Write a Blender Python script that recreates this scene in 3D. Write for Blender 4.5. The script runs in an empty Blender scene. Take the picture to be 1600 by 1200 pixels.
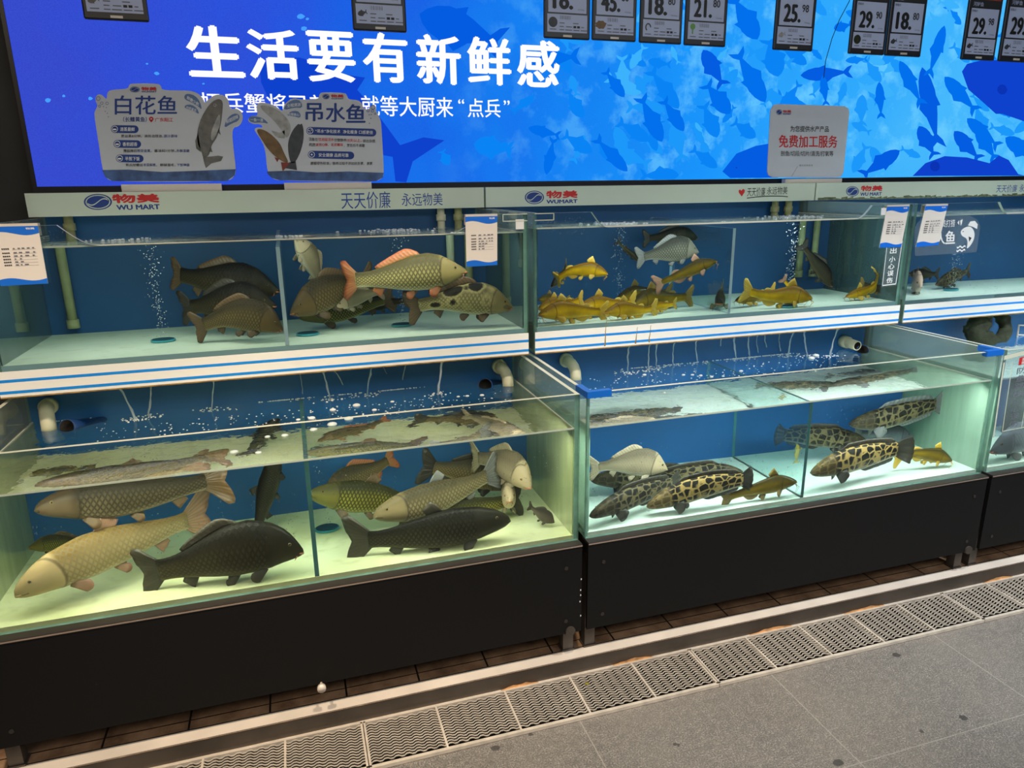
import bpy, bmesh, math, random
import numpy as np
from mathutils import Vector, Matrix
PI = math.pi
random.seed(7)
SC = bpy.context.scene
COL = SC.collection

# ------------------------------------------------------------------ camera, world, lights, exposure
FPX, YAW, PITCH, ROLL = 1107.27, .2977, .271, -.0133
CAM = np.array([-.7841, -1.8391, 1.5143])
def cam_axes():
    cy, sy, cp, sp = math.cos(YAW), math.sin(YAW), math.cos(PITCH), math.sin(PITCH)
    fwd = np.array([sy*cp, cy*cp, -sp]); right = np.array([cy, -sy, 0.]); up = np.cross(right, fwd)
    cr, sr = math.cos(ROLL), math.sin(ROLL)
    return right*cr+up*sr, -right*sr+up*cr, fwd
CR, CU, CF = cam_axes()
cd = bpy.data.cameras.new('camera'); cam = bpy.data.objects.new('camera', cd); COL.objects.link(cam)
cd.sensor_width = 36; cd.lens = FPX/1600*36; cd.clip_start = .05
cam.matrix_world = Matrix(((CR[0], CU[0], -CF[0], CAM[0]), (CR[1], CU[1], -CF[1], CAM[1]), (CR[2], CU[2], -CF[2], CAM[2]), (0, 0, 0, 1)))
SC.camera = cam
SC.view_settings.view_transform = 'Standard'; SC.view_settings.look = 'None'
SC.view_settings.gamma = 1; SC.view_settings.use_curve_mapping = False
SC.view_settings.exposure = 0.0
SC.cycles.max_bounces = 14; SC.cycles.transparent_max_bounces = 24; SC.cycles.transmission_bounces = 12
SC.cycles.sample_clamp_indirect = 6
w = bpy.data.worlds.new('world'); SC.world = w; w.use_nodes = True
w.node_tree.nodes['Background'].inputs[0].default_value = (.8, .82, .85, 1)
w.node_tree.nodes['Background'].inputs[1].default_value = .07

def lamp(name, kind, loc, power, color=(1, 1, 1), target=None, **kw):
    l = bpy.data.lights.new(name, kind); l.energy = power; l.color = color
    for k, v in kw.items(): setattr(l, k, v)
    o = bpy.data.objects.new(name, l); COL.objects.link(o); o.location = loc
    if target is not None:
        o.rotation_euler = (Vector(target)-Vector(loc)).to_track_quat('-Z', 'Y').to_euler()
    return o
WARM, NEUT, COOL = (1, .80, .58), (1, .95, .88), (.93, .97, 1)
# shop ceiling lights: long panels over the aisle, track spots over the tank row
lamp('ceiling_panel_left', 'AREA', (-2.2, -3.3, 3.2), 42, WARM, (-2.0, -2.2, 0), shape='RECTANGLE', size=2.6, size_y=1.2)
lamp('ceiling_panel_right', 'AREA', (1.6, -3.3, 3.2), 60, COOL, (1.5, -2.2, 0), shape='RECTANGLE', size=3.4, size_y=1.2)
for nm, x, pw, c in (('track_spot_left', -1.5, 215, WARM), ('track_spot_middle_left', -.3, 180, WARM), ('track_spot_middle', .8, 175, NEUT), ('track_spot_right', 1.9, 185, COOL), ('track_spot_far_right', 3.0, 170, COOL)):
    lamp(nm, 'SPOT', (x, -1.1, 3.0), pw, c, (x+.05, .02, .45), spot_size=1.0, spot_blend=.8, shadow_soft_size=.07)

# ------------------------------------------------------------------ pixel -> place helpers (1600x1200 frame)
def ray(x, y):
    d = CF*FPX+CR*(x-800)-CU*(y-600); return d/np.linalg.norm(d)
def wY(x, y, Y):
    d = ray(x, y); return CAM+d*(Y-CAM[1])/d[1]
def wZ(x, y, Z):
    d = ray(x, y); return CAM+d*(Z-CAM[2])/d[2]
def refr(d, n):
    k = 1/1.33; c = -d.dot(n); return d*k+n*(k*c-math.sqrt(1-k*k*(1-c*c)))
def wat(x, y, yf, Y, zw=None):
    """point at depth Y seen through the front water face at yf"""
    d = ray(x, y); e = CAM+d*(yf-CAM[1])/d[1]; t = refr(d, np.array([0, -1., 0]))
    return e+t*(Y-yf)/t[1]

# ------------------------------------------------------------------ materials
def srgb(r, g, b):
    f = lambda c: (c/255/12.92) if c/255 <= .04045 else ((c/255+.055)/1.055)**2.4
    return (f(r), f(g), f(b), 1)
class NT:
    def __init__(s, name):
        s.m = bpy.data.materials.new(name); s.m.use_nodes = True; s.t = s.m.node_tree; s.t.nodes.clear()
        s.out = s.t.nodes.new('ShaderNodeOutputMaterial')
    def n(s, typ, ins=None, **kw):
        nd = s.t.nodes.new('ShaderNode'+typ)
        for k, v in kw.items(): setattr(nd, k, v)
        for k, v in (ins or {}).items(): s.set(nd, k, v)
        return nd
    def set(s, nd, k, v):
        i = nd.inputs[k]
        if isinstance(v, bpy.types.NodeSocket): s.t.links.new(v, i)
        elif isinstance(v, bpy.types.Node): s.t.links.new(v.outputs[0], i)
        else: i.default_value = v
    def math(s, op, a, b=0., c=None):
        nd = s.n('Math', operation=op); s.set(nd, 0, a); s.set(nd, 1, b)
        if c is not None: s.set(nd, 2, c)
        return nd.outputs[0]
    def mix(s, fac, a, b, blend='MIX'):
        nd = s.n('Mix', data_type='RGBA', blend_type=blend); s.set(nd, 0, fac); s.set(nd, 6, a); s.set(nd, 7, b); return nd.outputs[2]
    def ramp(s, fac, stops, interp='LINEAR'):
        nd = s.n('ValToRGB'); s.set(nd, 0, fac); cr = nd.color_ramp; cr.interpolation = interp
        while len(cr.elements) < len(stops): cr.elements.new(.5)
        for e, (p, c) in zip(cr.elements, stops): e.position = p; e.color = c if len(c) == 4 else (*c, 1)
        return nd.outputs[0]
    def surf(s, sock):
        s.t.links.new(sock.outputs[0] if isinstance(sock, bpy.types.Node) else sock, s.out.inputs[0]); return s.m
    def coord(s, which='Object'): return s.n('TexCoord').outputs[which]
    def noise(s, scale, detail=4, vec=None, rough=.5):
        nd = s.n('TexNoise'); s.set(nd, 'Scale', scale); s.set(nd, 'Detail', detail); s.set(nd, 'Roughness', rough)
        s.set(nd, 'Vector', vec if vec is not None else s.coord()); return nd.outputs[0]
def pbr(name, col, rough=.5, metal=0., noise=0., nscale=8., bump=0., spec=.5, **kw):
    t = NT(name); c = col if len(col) == 4 else (*col, 1)
    p = t.n('BsdfPrincipled', {'Roughness': rough, 'Metallic': metal, 'Specular IOR Level': spec})
    if noise or bump:
        f = t.noise(nscale)
        if noise:
            d = tuple(max(0, x*(1-noise)) for x in c[:3])+(1,); b = tuple(min(1, x*(1+noise)) for x in c[:3])+(1,)
            t.set(p, 'Base Color', t.ramp(f, [(.3, d), (.7, b)]))
        else: t.set(p, 'Base Color', c)
        if bump: t.set(p, 'Normal', t.n('Bump', {'Height': f, 'Strength': bump, 'Distance': .01}).outputs[0])
    else: t.set(p, 'Base Color', c)
    for k, v in kw.items(): t.set(p, k, v)
    return t.surf(p)
def emis(name, col, st=1.):
    t = NT(name); return t.surf(t.n('Emission', {'Color': col, 'Strength': st}))
def facing_fac(t, f0=.022):
    lw = t.n('LayerWeight', {'Blend': .5})
    # schlick from the facing output
    return t.math('ADD', t.math('MULTIPLY', t.math('POWER', lw.outputs['Facing'], 4.), .9), f0)
def thin_glass(name, tint=(.93, .975, .96, 1), film=0., filmcol=(.7, .78, .7, 1), streak=True):
    t = NT(name)
    tr = t.n('BsdfTransparent', {'Color': tint}); gl = t.n('BsdfGlossy', {'Roughness': .03, 'Color': (1, 1, 1, 1)})
    body = tr
    if film:
        df = t.n('BsdfDiffuse', {'Color': filmcol}); ts = t.n('BsdfTranslucent', {'Color': filmcol})
        dd = t.n('MixShader', {0: .5, 1: df, 2: ts})
        fac = film
        if streak:
            mp = t.n('Mapping', {'Vector': t.coord(), 'Scale': (1, 9, 1.2)})
            nz = t.noise(3., 6, mp.outputs[0])
            fac = t.math('MULTIPLY', t.ramp(nz, [(.2, (.72,)*3), (.7, (1,)*3)]), film)
        body = t.n('MixShader', {0: fac, 1: tr, 2: dd})
    return t.surf(t.n('MixShader', {0: facing_fac(t), 1: body, 2: gl}))

M = {}
M['glass'] = thin_glass('clear_glass')
M['glass_haze'] = thin_glass('hazy_glass', film=.26, filmcol=(.62, .72, .68, 1))
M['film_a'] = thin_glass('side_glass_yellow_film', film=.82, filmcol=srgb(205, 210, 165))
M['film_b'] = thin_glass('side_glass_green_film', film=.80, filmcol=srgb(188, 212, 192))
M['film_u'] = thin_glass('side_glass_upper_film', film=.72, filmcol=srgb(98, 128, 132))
M['edge'] = pbr('glass_edge', srgb(120, 160, 150), .25, noise=.25, nscale=20, Alpha=.8)
M['rim'] = pbr('glass_rim', srgb(215, 220, 200), .2)
M['dividteal'] = pbr('divider_edge_teal', srgb(78, 128, 132), .3, noise=.2, nscale=20)
M['meniscus'] = pbr('waterline_meniscus', srgb(226, 226, 212), .15, Alpha=.8)
M['divedge'] = pbr('divider_edge', srgb(196, 212, 228), .25)
M['divglass'] = thin_glass('divider_glass', tint=(.80, .90, .90, 1))
M['blue'] = pbr('blue_back_film', srgb(7, 86, 150), .5, noise=.15, nscale=2.5)
M['blue_dark'] = pbr('dark_blue_back_film', srgb(0, 72, 124), .6, noise=.2, nscale=2.5)
M['blue_plastic'] = pbr('blue_plastic', srgb(20, 105, 205), .35)
M['pvc'] = pbr('pvc_pipe', srgb(205, 205, 180), .4, noise=.12, nscale=12)
M['pvc_old'] = pbr('aged_pvc_pipe', srgb(150, 152, 110), .5, noise=.25, nscale=14)
M['bluepipe'] = pbr('blue_pipe', srgb(15, 55, 110), .4)
M['disc'] = pbr('airstone_rubber', srgb(20, 70, 85), .5)
M['discrim'] = pbr('airstone_rim', srgb(60, 150, 165), .4)
M['black'] = pbr('black_panel', srgb(21, 21, 22), .5, spec=.22)
M['blackedge'] = pbr('black_edge', srgb(48, 44, 42), .35)
M['brightedge'] = pbr('polished_edge', srgb(225, 205, 190), .25, metal=.8)
M['steel'] = pbr('stainless_steel', srgb(236, 226, 214), .4, metal=.12, noise=.12, nscale=6, bump=.05)
M['steel_dull'] = pbr('dull_steel', srgb(95, 88, 82), .5, metal=.6, noise=.25, nscale=7)
M['galv'] = pbr('galvanized_steel', srgb(222, 212, 198), .35, metal=.2, noise=.15, nscale=30)
M['dark'] = pbr('dark_gap', srgb(28, 23, 18), .8)
M['white'] = pbr('white_paint', srgb(238, 236, 232), .4)
M['fascia'] = pbr('fascia_acrylic', srgb(214, 226, 212), .35, noise=.05, nscale=3)
M['screenframe'] = pbr('screen_frame', srgb(22, 24, 30), .35)
M['tagframe'] = pbr('tag_frame', srgb(34, 36, 44), .4)
M['tagpaper'] = pbr('tag_display', srgb(192, 204, 240), .5)
M['tagblack'] = pbr('tag_black', srgb(24, 24, 30), .5)
M['tagdark'] = pbr('tag_dark_band', srgb(40, 44, 48), .5)
M['tagred'] = pbr('tag_red_band', srgb(178, 62, 40), .5)
M['ink_grey'] = pbr('grey_ink', srgb(110, 112, 125), .6)
M['ink_black'] = pbr('black_ink', srgb(30, 30, 34), .6)
M['ink_blue'] = pbr('blue_ink', srgb(22, 74, 160), .6)
M['ink_navy'] = pbr('navy_ink', srgb(24, 62, 142), .6)
M['ink_red'] = pbr('red_ink', srgb(205, 38, 40), .6)
M['ink_white'] = pbr('white_ink', srgb(245, 246, 248), .5)
M['stripe'] = pbr('stripe_blue', srgb(0, 138, 235), .5)
M['cardblue'] = pbr('card_blue', srgb(5, 112, 232), .5)
M['paper'] = pbr('card_paper', srgb(240, 232, 226), .6)
M['standee'] = pbr('standee_board', srgb(206, 209, 220), .5)
M['standee_sea'] = pbr('printed_sea', srgb(62, 92, 145), .5, noise=.5, nscale=25)
M['leaf_tag'] = pbr('printed_leaf_tag', srgb(92, 122, 172), .5)
M['clear'] = thin_glass('clear_acrylic', tint=(.86, .92, .95, 1), film=.10, filmcol=(.75, .8, .85, 1), streak=False)
M['clip_w'] = pbr('white_acrylic_clip', srgb(225, 215, 205), .4)
M['fishgrey'] = pbr('printed_fish_grey', srgb(110, 108, 105), .5, noise=.3, nscale=40)
M['fishlight'] = pbr('printed_fish_light', srgb(165, 165, 165), .5, noise=.3, nscale=40)
M['fishbrown'] = pbr('printed_fish_brown', srgb(120, 92, 60), .5, noise=.3, nscale=40)
M['fishdark'] = pbr('printed_fish_dark', srgb(62, 66, 74), .5, noise=.3, nscale=40)
M['redfin'] = pbr('printed_fin_red', srgb(130, 50, 40), .5)
M['moss'] = pbr('mossy_weed', srgb(40, 48, 30), .8, noise=.6, nscale=30, bump=.8)

def mat_band(name, col, stain):
    t = NT(name); p = t.n('BsdfPrincipled', {'Roughness': .35})
    f = t.noise(5., 6)
    t.set(p, 'Base Color', t.mix(t.ramp(f, [(.58, (0,)*3), (.75, (.5,)*3)]), col, stain))
    return t.surf(p)
M['band'] = mat_band('striped_strip_white', srgb(246, 245, 243), srgb(228, 220, 206))
M['slabedge'] = pbr('blue_grey_slab', srgb(120, 150, 160), .4)
M['rust'] = pbr('rusty_edge', srgb(150, 120, 60), .7, noise=.5, nscale=30)

def mat_floor_tank(name, c1, c2):
    t = NT(name); p = t.n('BsdfPrincipled', {'Roughness': .5})
    f = t.noise(4., 5); g = t.noise(26., 3)
    t.set(p, 'Base Color', t.mix(t.ramp(g, [(.55, (0,)*3), (.8, (.35,)*3)]), t.ramp(f, [(.3, c1), (.7, c2)]), srgb(150, 150, 100)))
    return t.surf(p)
M['tfloor_a'] = mat_floor_tank('tank_floor_yellow', srgb(226, 228, 172), srgb(238, 240, 205))
M['tfloor_b'] = mat_floor_tank('tank_floor_white', srgb(222, 238, 224), srgb(240, 248, 240))
M['tfloor_u'] = mat_floor_tank('tank_floor_upper', srgb(205, 222, 200), srgb(225, 238, 220))

def mat_water(name, ripple, scale=22., stretch=(1, 1, 1), tint=(.97, 1, .99, 1), vol=(.66, .88, .86, 1), dens=.5):
    a = NT(name+'_body'); ma = a.surf(a.n('BsdfGlass', {'Color': tint, 'Roughness': 0., 'IOR': 1.33})); a.t.links.new(a.n('VolumeAbsorption', {'Color': vol, 'Density': dens}).outputs[0], a.out.inputs[1])
    b = NT(name+'_surface')
    mp = b.n('Mapping', {'Vector': b.coord(), 'Scale': stretch})
    nz = b.noise(scale, 3, mp.outputs[0])
    bp = b.n('Bump', {'Height': nz, 'Strength': ripple, 'Distance': .02})
    mb = b.surf(b.n('BsdfGlass', {'Color': tint, 'Roughness': 0., 'IOR': 1.33, 'Normal': bp.outputs[0]}))
    return [ma, mb]
M['water_low'] = mat_water('water', .2, 14.)
M['water_up'] = mat_water('rippled_water', .35, 16., (1, 2.2, 1))
M['bubble'] = pbr('air_bubble', srgb(225, 235, 240), .1, Alpha=.42)
M['foam'] = pbr('white_foam', srgb(235, 240, 242), .25, Alpha=.85)
M['trickle'] = pbr('falling_water', srgb(215, 232, 245), .08, Alpha=.40)
def mat_drop():
    t = NT('water_droplet'); tr = t.n('BsdfTransparent', {'Color': (.86, .9, .9, 1)}); gl = t.n('BsdfGlossy', {'Roughness': .05})
    return t.surf(t.n('MixShader', {0: .22, 1: tr, 2: gl}))
M['drop'] = mat_drop()

def mat_floor():
    t = NT('granite_floor'); co = t.coord(); p = t.n('BsdfPrincipled', {})
    sep = t.n('SeparateXYZ', {0: co})
    fine = t.noise(230., 2, co, .7); mid = t.noise(45., 4, co, .6); big = t.noise(2.2, 3, co)
    c = t.ramp(fine, [(.32, srgb(76, 76, 76)), (.5, srgb(128, 124, 119)), (.7, srgb(188, 180, 171))])
    c = t.mix(t.ramp(mid, [(.35, (.55,)*3), (.65, (.0,)*3)]), c, srgb(84, 82, 82))
    c = t.mix(t.ramp(big, [(.4, (0,)*3), (.7, (.35,)*3)]), c, srgb(150, 142, 132))
    # slab joints: along Y every .66 m, along X every .62 m
    jx = t.math('ABSOLUTE', t.math('SUBTRACT', t.math('FRACT', t.math('DIVIDE', t.math('SUBTRACT', sep.outputs[0], .235), .66)), .5))
    jy = t.math('ABSOLUTE', t.math('SUBTRACT', t.math('FRACT', t.math('DIVIDE', t.math('ADD', sep.outputs[1], .30), .62)), .5))
    j = t.math('MAXIMUM', t.math('LESS_THAN', jx, .0028), t.math('LESS_THAN', jy, .0022))
    c = t.mix(t.math('MULTIPLY', j, .55), c, srgb(178, 172, 164))
    # small dark wet marks
    v = t.n('TexVoronoi', {'Vector': t.n('Mapping', {'Vector': co, 'Scale': (3.2, 3.9, 1), 'Rotation': (0, 0, .5)}).outputs[0], 'Scale': 1.7})
    wv = t.math('ADD', v.outputs['Distance'], t.math('MULTIPLY', t.math('SUBTRACT', mid, .5), .12))
    c = t.mix(t.math('MULTIPLY', t.math('LESS_THAN', wv, .075), .75), c, srgb(48, 46, 46))
    t.set(p, 'Base Color', c); t.set(p, 'Roughness', t.ramp(mid, [(.3, (.38,)*3), (.7, (.62,)*3)]))
    t.set(p, 'Normal', t.n('Bump', {'Height': fine, 'Strength': .15, 'Distance': .003}).outputs[0])
    return t.surf(p)
M['floor'] = mat_floor()
def mat_plinth():
    t = NT('brown_tiles'); co = t.coord(); sep = t.n('SeparateXYZ', {0: co}); p = t.n('BsdfPrincipled', {'Roughness': .55})
    n1 = t.noise(14., 6, co, .65)
    c = t.ramp(n1, [(.3, srgb(108, 82, 62)), (.55, srgb(152, 120, 92)), (.75, srgb(176, 142, 112))])
    jx = t.math('ABSOLUTE', t.math('SUBTRACT', t.math('FRACT', t.math('DIVIDE', t.math('SUBTRACT', sep.outputs[0], .0199), .2177)), .5))
    jy = t.math('ABSOLUTE', t.math('SUBTRACT', t.math('FRACT', t.math('DIVIDE', t.math('ADD', sep.outputs[1], .055), .2177)), .5))
    j = t.math('MAXIMUM', t.math('LESS_THAN', jx, .013), t.math('LESS_THAN', jy, .009))
    t.set(p, 'Base Color', t.mix(j, c, srgb(20, 15, 12)))
    return t.surf(p)
M['plinth'] = mat_plinth()
M['wall'] = pbr('dark_grey_wall', srgb(58, 58, 57), .75, noise=.25, nscale=3)

def mat_screen():
    t = NT('screen_picture'); co = t.coord(); sep = t.n('SeparateXYZ', {0: co})
    g = t.math('DIVIDE', t.math('ADD', sep.outputs[0], 2.8), 4.6)   # picture coordinates count from x = 1.2
    big = t.noise(1.6, 4, co, .55); fine = t.noise(260., 1, co); mid = t.noise(7., 5, co, .6)
    gg = t.math('ADD', g, t.math('MULTIPLY', t.math('SUBTRACT', big, .5), .28))
    base = t.ramp(gg, [(0., srgb(52, 62, 196)), (.16, srgb(38, 72, 214)), (.28, srgb(10, 92, 226)), (.40, srgb(0, 128, 240)), (.55, srgb(8, 150, 250)), (.72, srgb(40, 172, 252)), (.9, srgb(70, 190, 252))])
    # bright patches of sunlit water on the right half
    br = t.math('MULTIPLY', t.ramp(mid, [(.50, (0,)*3), (.66, (1,)*3)]), t.ramp(g, [(.3, (0,)*3), (.62, (.8,)*3)]))
    base = t.mix(br, base, srgb(110, 212, 255))
    base = t.mix(t.math('MULTIPLY', fine, .25), base, srgb(70, 130, 255))
    return t.surf(t.n('Emission', {'Color': base, 'Strength': 1.0}))
M['screen'] = mat_screen()
M['scr_white'] = emis('screen_white', (1, 1, 1, 1), 1.05)
for i, c in enumerate([(14, 66, 205), (4, 92, 224), (2, 112, 236), (10, 132, 245), (28, 152, 250), (60, 178, 252)]): M['sf%d' % i] = emis('screen_fish_tone_%d' % i, srgb(*c))
M['scr_dot'] = emis('screen_spark', srgb(70, 160, 255))

# ------------------------------------------------------------------ mesh helpers
ORG = {}
def link(o): COL.objects.link(o); return o
def obj(name, bm, mats, parent=None, smooth=False, at=None):
    """one mesh object from a bmesh in world coordinates"""
    org = Vector(ORG[parent.name]) if parent is not None else Vector(at if at is not None else (0, 0, 0))
    bmesh.ops.translate(bm, verts=bm.verts, vec=-org)
    me = bpy.data.meshes.new(name); bm.to_mesh(me); bm.free()
    for m in (mats if isinstance(mats, (list, tuple)) else [mats]): me.materials.append(m)
    if smooth:
        for p in me.polygons: p.use_smooth = True
    o = link(bpy.data.objects.new(name, me))
    if parent is not None: o.parent = parent
    else: o.location = org
    ORG[o.name] = tuple(org)
    return o
def thing(name, label, cat, loc=(0, 0, 0), group=None):
    o = link(bpy.data.objects.new(name, None)); o.location = loc; o.empty_display_size = .05; ORG[o.name] = tuple(loc)
    return tag(o, label, cat, group)
def tag(o, label, cat, group=None, kind=None):
    o['label'] = label; o['category'] = cat
    if group: o['group'] = group
    if kind: o['kind'] = kind
    return o
def struct(name, bm, mats, **kw):
    o = obj(name, bm, mats, **kw); o['kind'] = 'structure'; return o
def B(): return bmesh.new()
def box(bm, x0, x1, y0, y1, z0, z1, mi=0, fm=None):
    """axis box; fm maps a face direction ('x-','x+',...) to a material slot"""
    v = [bm.verts.new((x, y, z)) for x in (x0, x1) for y in (y0, y1) for z in (z0, z1)]
    fs = {'x-': (0, 1, 3, 2), 'x+': (4, 6, 7, 5), 'y-': (0, 4, 5, 1), 'y+': (2, 3, 7, 6), 'z-': (0, 2, 6, 4), 'z+': (1, 5, 7, 3)}
    for k, idx in fs.items():
        f = bm.faces.new([v[i] for i in idx]); f.material_index = (fm or {}).get(k, mi)
    return v
def bevel_all(bm, r, seg=2):
    bmesh.ops.bevel(bm, geom=list(bm.edges), offset=r, segments=seg, profile=.5, affect='EDGES')
def quad(bm, pts, mi=0):
    f = bm.faces.new([bm.verts.new(p) for p in pts]); f.material_index = mi; return f
def frame_basis(t):
    t = Vector(t).normalized(); a = Vector((0, 0, 1)) if abs(t.z) < .9 else Vector((1, 0, 0))
    u = t.cross(a).normalized(); return u, t.cross(u).normalized()
def tube(bm, path, r, seg=14, mi=0, caps=True, hollow=None):
    path = [Vector(p) for p in path]; rs = r if isinstance(r, (list, tuple)) else [r]*len(path)
    rings = []; u = None
    for i, p in enumerate(path):
        t = (path[min(i+1, len(path)-1)]-path[max(i-1, 0)]).normalized()
        if u is None: u, v = frame_basis(t)
        else: u = (u-t*u.dot(t)).normalized()
        v = t.cross(u)
        rings.append([bm.verts.new(p+(u*math.cos(2*PI*k/seg)+v*math.sin(2*PI*k/seg))*rs[i]) for k in range(seg)])
    for a, b in zip(rings, rings[1:]):
        for k in range(seg):
            f = bm.faces.new((a[k], a[(k+1) % seg], b[(k+1) % seg], b[k])); f.material_index = mi
    if hollow:   # an open end: inner wall going back into the pipe
        p = path[-1]; t = (path[-1]-path[-2]).normalized(); mi2 = hollow[1]
        inn = [bm.verts.new(p+(w_.co-p)*hollow[0]) for w_ in rings[-1]]
        deep = [bm.verts.new(w_.co-t*rs[-1]*1.4) for w_ in inn]
        for k in range(seg):
            bm.faces.new((rings[-1][k], rings[-1][(k+1) % seg], inn[(k+1) % seg], inn[k])).material_index = mi
            bm.faces.new((inn[k], inn[(k+1) % seg], deep[(k+1) % seg], deep[k])).material_index = mi2
        bm.faces.new(deep).material_index = mi2
        bm.faces.new(rings[0][::-1]).material_index = mi
    elif caps:
        bm.faces.new(rings[0][::-1]).material_index = mi; bm.faces.new(rings[-1]).material_index = mi
def blob(bm, c, r, sub=1, sc=(1, 1, 1), mi=0):
    d = bmesh.ops.create_icosphere(bm, subdivisions=sub, radius=1)
    for v in d['verts']:
        v.co = Vector((v.co.x*r*sc[0], v.co.y*r*sc[1], v.co.z*r*sc[2]))+Vector(c)
        for f in v.link_faces: f.material_index = mi; f.smooth = True
def disc(bm, c, r, n=24, axis='z', h=.004, mi=0):
    ax = {'z': (0, 0, 1), 'y': (0, 1, 0), 'x': (1, 0, 0)}[axis]; c = Vector(c)
    tube(bm, [c-Vector(ax)*h/2, c+Vector(ax)*h/2], r, n, mi)
def plate(bm, pts, depth, mi=0, side=None):
    """polygon in a plane of constant Y, thickened backwards"""
    side = mi if side is None else side
    a = [bm.verts.new(p) for p in pts]; b = [bm.verts.new((p[0], p[1]+depth, p[2])) for p in pts]
    bm.faces.new(a).material_index = mi; bm.faces.new(b[::-1]).material_index = side
    n = len(a)
    for k in range(n): bm.faces.new((a[k], b[k], b[(k+1) % n], a[(k+1) % n])).material_index = side

_txt = {}
def glyphs(s, bold):
    key = (s, bold)
    if key not in _txt:
        cu = bpy.data.curves.new('t', 'FONT'); cu.body = s; cu.size = 1; cu.offset = bold; cu.resolution_u = 3
        o = bpy.data.objects.new('t', cu); COL.objects.link(o)
        dg = bpy.context.evaluated_depsgraph_get(); me = o.evaluated_get(dg).to_mesh()
        vs = [(v.co.x, v.co.y) for v in me.vertices]; fs = [tuple(p.vertices) for p in me.polygons]
        o.evaluated_get(dg).to_mesh_clear(); bpy.data.objects.remove(o); bpy.data.curves.remove(cu)
        _txt[key] = (vs, fs)
    return _txt[key]
def text(bm, s, bl, br, tl, mi=0, bold=0., keep=False):
    """letters of s stretched over the parallelogram bl, br, tl (world points)"""
    vs, fs = glyphs(s, 0.)
    if not vs: return
    xs = [v[0] for v in vs]; ys = [v[1] for v in vs]; x0, x1, y0, y1 = min(xs), max(xs), min(ys), max(ys)
    bl, br, tl = Vector(bl), Vector(br), Vector(tl); W, H = br-bl, tl-bl
    Wn, Hn = W.normalized(), H.normalized(); em = W.length/(x1-x0)
    offs = [(0, 0)] if not bold else [(0, 0), (bold, 0), (-bold, 0), (0, bold*.6), (0, -bold*.6)]
    for k, (ox, oy) in enumerate(offs):
        sh = Wn*ox*em+Hn*oy*em+Vector((0, -k*.00008, 0))
        nv = [bm.verts.new(bl+W*((v[0]-x0)/(x1-x0))+H*((v[1]-y0)/(y1-y0))+sh) for v in vs]
        for f in fs:
            try: bm.faces.new([nv[i] for i in f]).material_index = mi
            except ValueError: pass
def ptext(bm, s, Y, l, r, top, bot, mi=0, bold=0., tilt=0.):
    """text in the plane Y whose box runs from pixel column l to r (rows at the left end), tilt = row change to the right"""
    bl = wY(l, bot, Y); br = wY(r, bot, Y); tl = wY(l, top, Y)
    text(bm, s, bl, (br[0], Y, bl[2]), (bl[0], Y, tl[2]), mi, bold)
class Quad:
    """a card's own plane: u to the right, v downwards"""
    def __init__(s, tl, tr, br, bl, Y): s.p = [Vector(wY(*q, Y)) for q in (tl, tr, br, bl)]
    def at(s, u, v, off=0.):
        a = s.p[0].lerp(s.p[1], u); b = s.p[3].lerp(s.p[2], u); q = a.lerp(b, v); return Vector((q.x, q.y-off, q.z))
    def rect(s, bm, u0, u1, v0, v1, off, mi=0): quad(bm, [s.at(u0, v1, off), s.at(u1, v1, off), s.at(u1, v0, off), s.at(u0, v0, off)], mi)
    def text(s, bm, t, u0, u1, v0, v1, off, mi=0, bold=0.): text(bm, t, s.at(u0, v1, off), s.at(u1, v1, off), s.at(u0, v0, off), mi, bold)
    def poly(s, bm, uv, off, mi=0): bm.faces.new([bm.verts.new(s.at(u, v, off)) for u, v in uv]).material_index = mi

def flat_fish(bm, P, head, tail, hr, mi=0, bend=0., forked=True, n=10, tailsize=1.):
    """a flat printed fish; P maps 2-D picture coordinates to the board"""
    h = np.array(head, float); t = np.array(tail, float); d = t-h; L = np.linalg.norm(d); d /= L; nn = np.array([-d[1], d[0]])
    prof = [(0, 0), (.06, .42), (.16, .78), (.3, 1), (.45, .96), (.6, .72), (.74, .42), (.84, .2)]
    def pt(s, o): return h+d*L*s+nn*(L*hr*.5*o+bend*L*(s*s-s)*2)
    up = [pt(s, o) for s, o in prof]; dn = [pt(s, -o) for s, o in prof[1:]]
    k = tailsize
    tl = [pt(.92, .75*k), pt(1.02, 1.0*k), pt(.94, 0), pt(1.02, -1.0*k), pt(.92, -.75*k)] if forked else [pt(.95, .8*k), pt(1, 0), pt(.95, -.8*k)]
    ring = up+tl+dn[::-1]
    bm.faces.new([bm.verts.new(P(*q)) for q in ring]).material_index = mi
    fin = [pt(.36, .9), pt(.5, 1.35), pt(.62, .7)]
    bm.faces.new([bm.verts.new(P(*q)) for q in fin]).material_index = mi
    fin = [pt(.34, -.9), pt(.5, -1.3), pt(.5, -.85)]
    bm.faces.new([bm.verts.new(P(*q)) for q in fin]).material_index = mi

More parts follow.
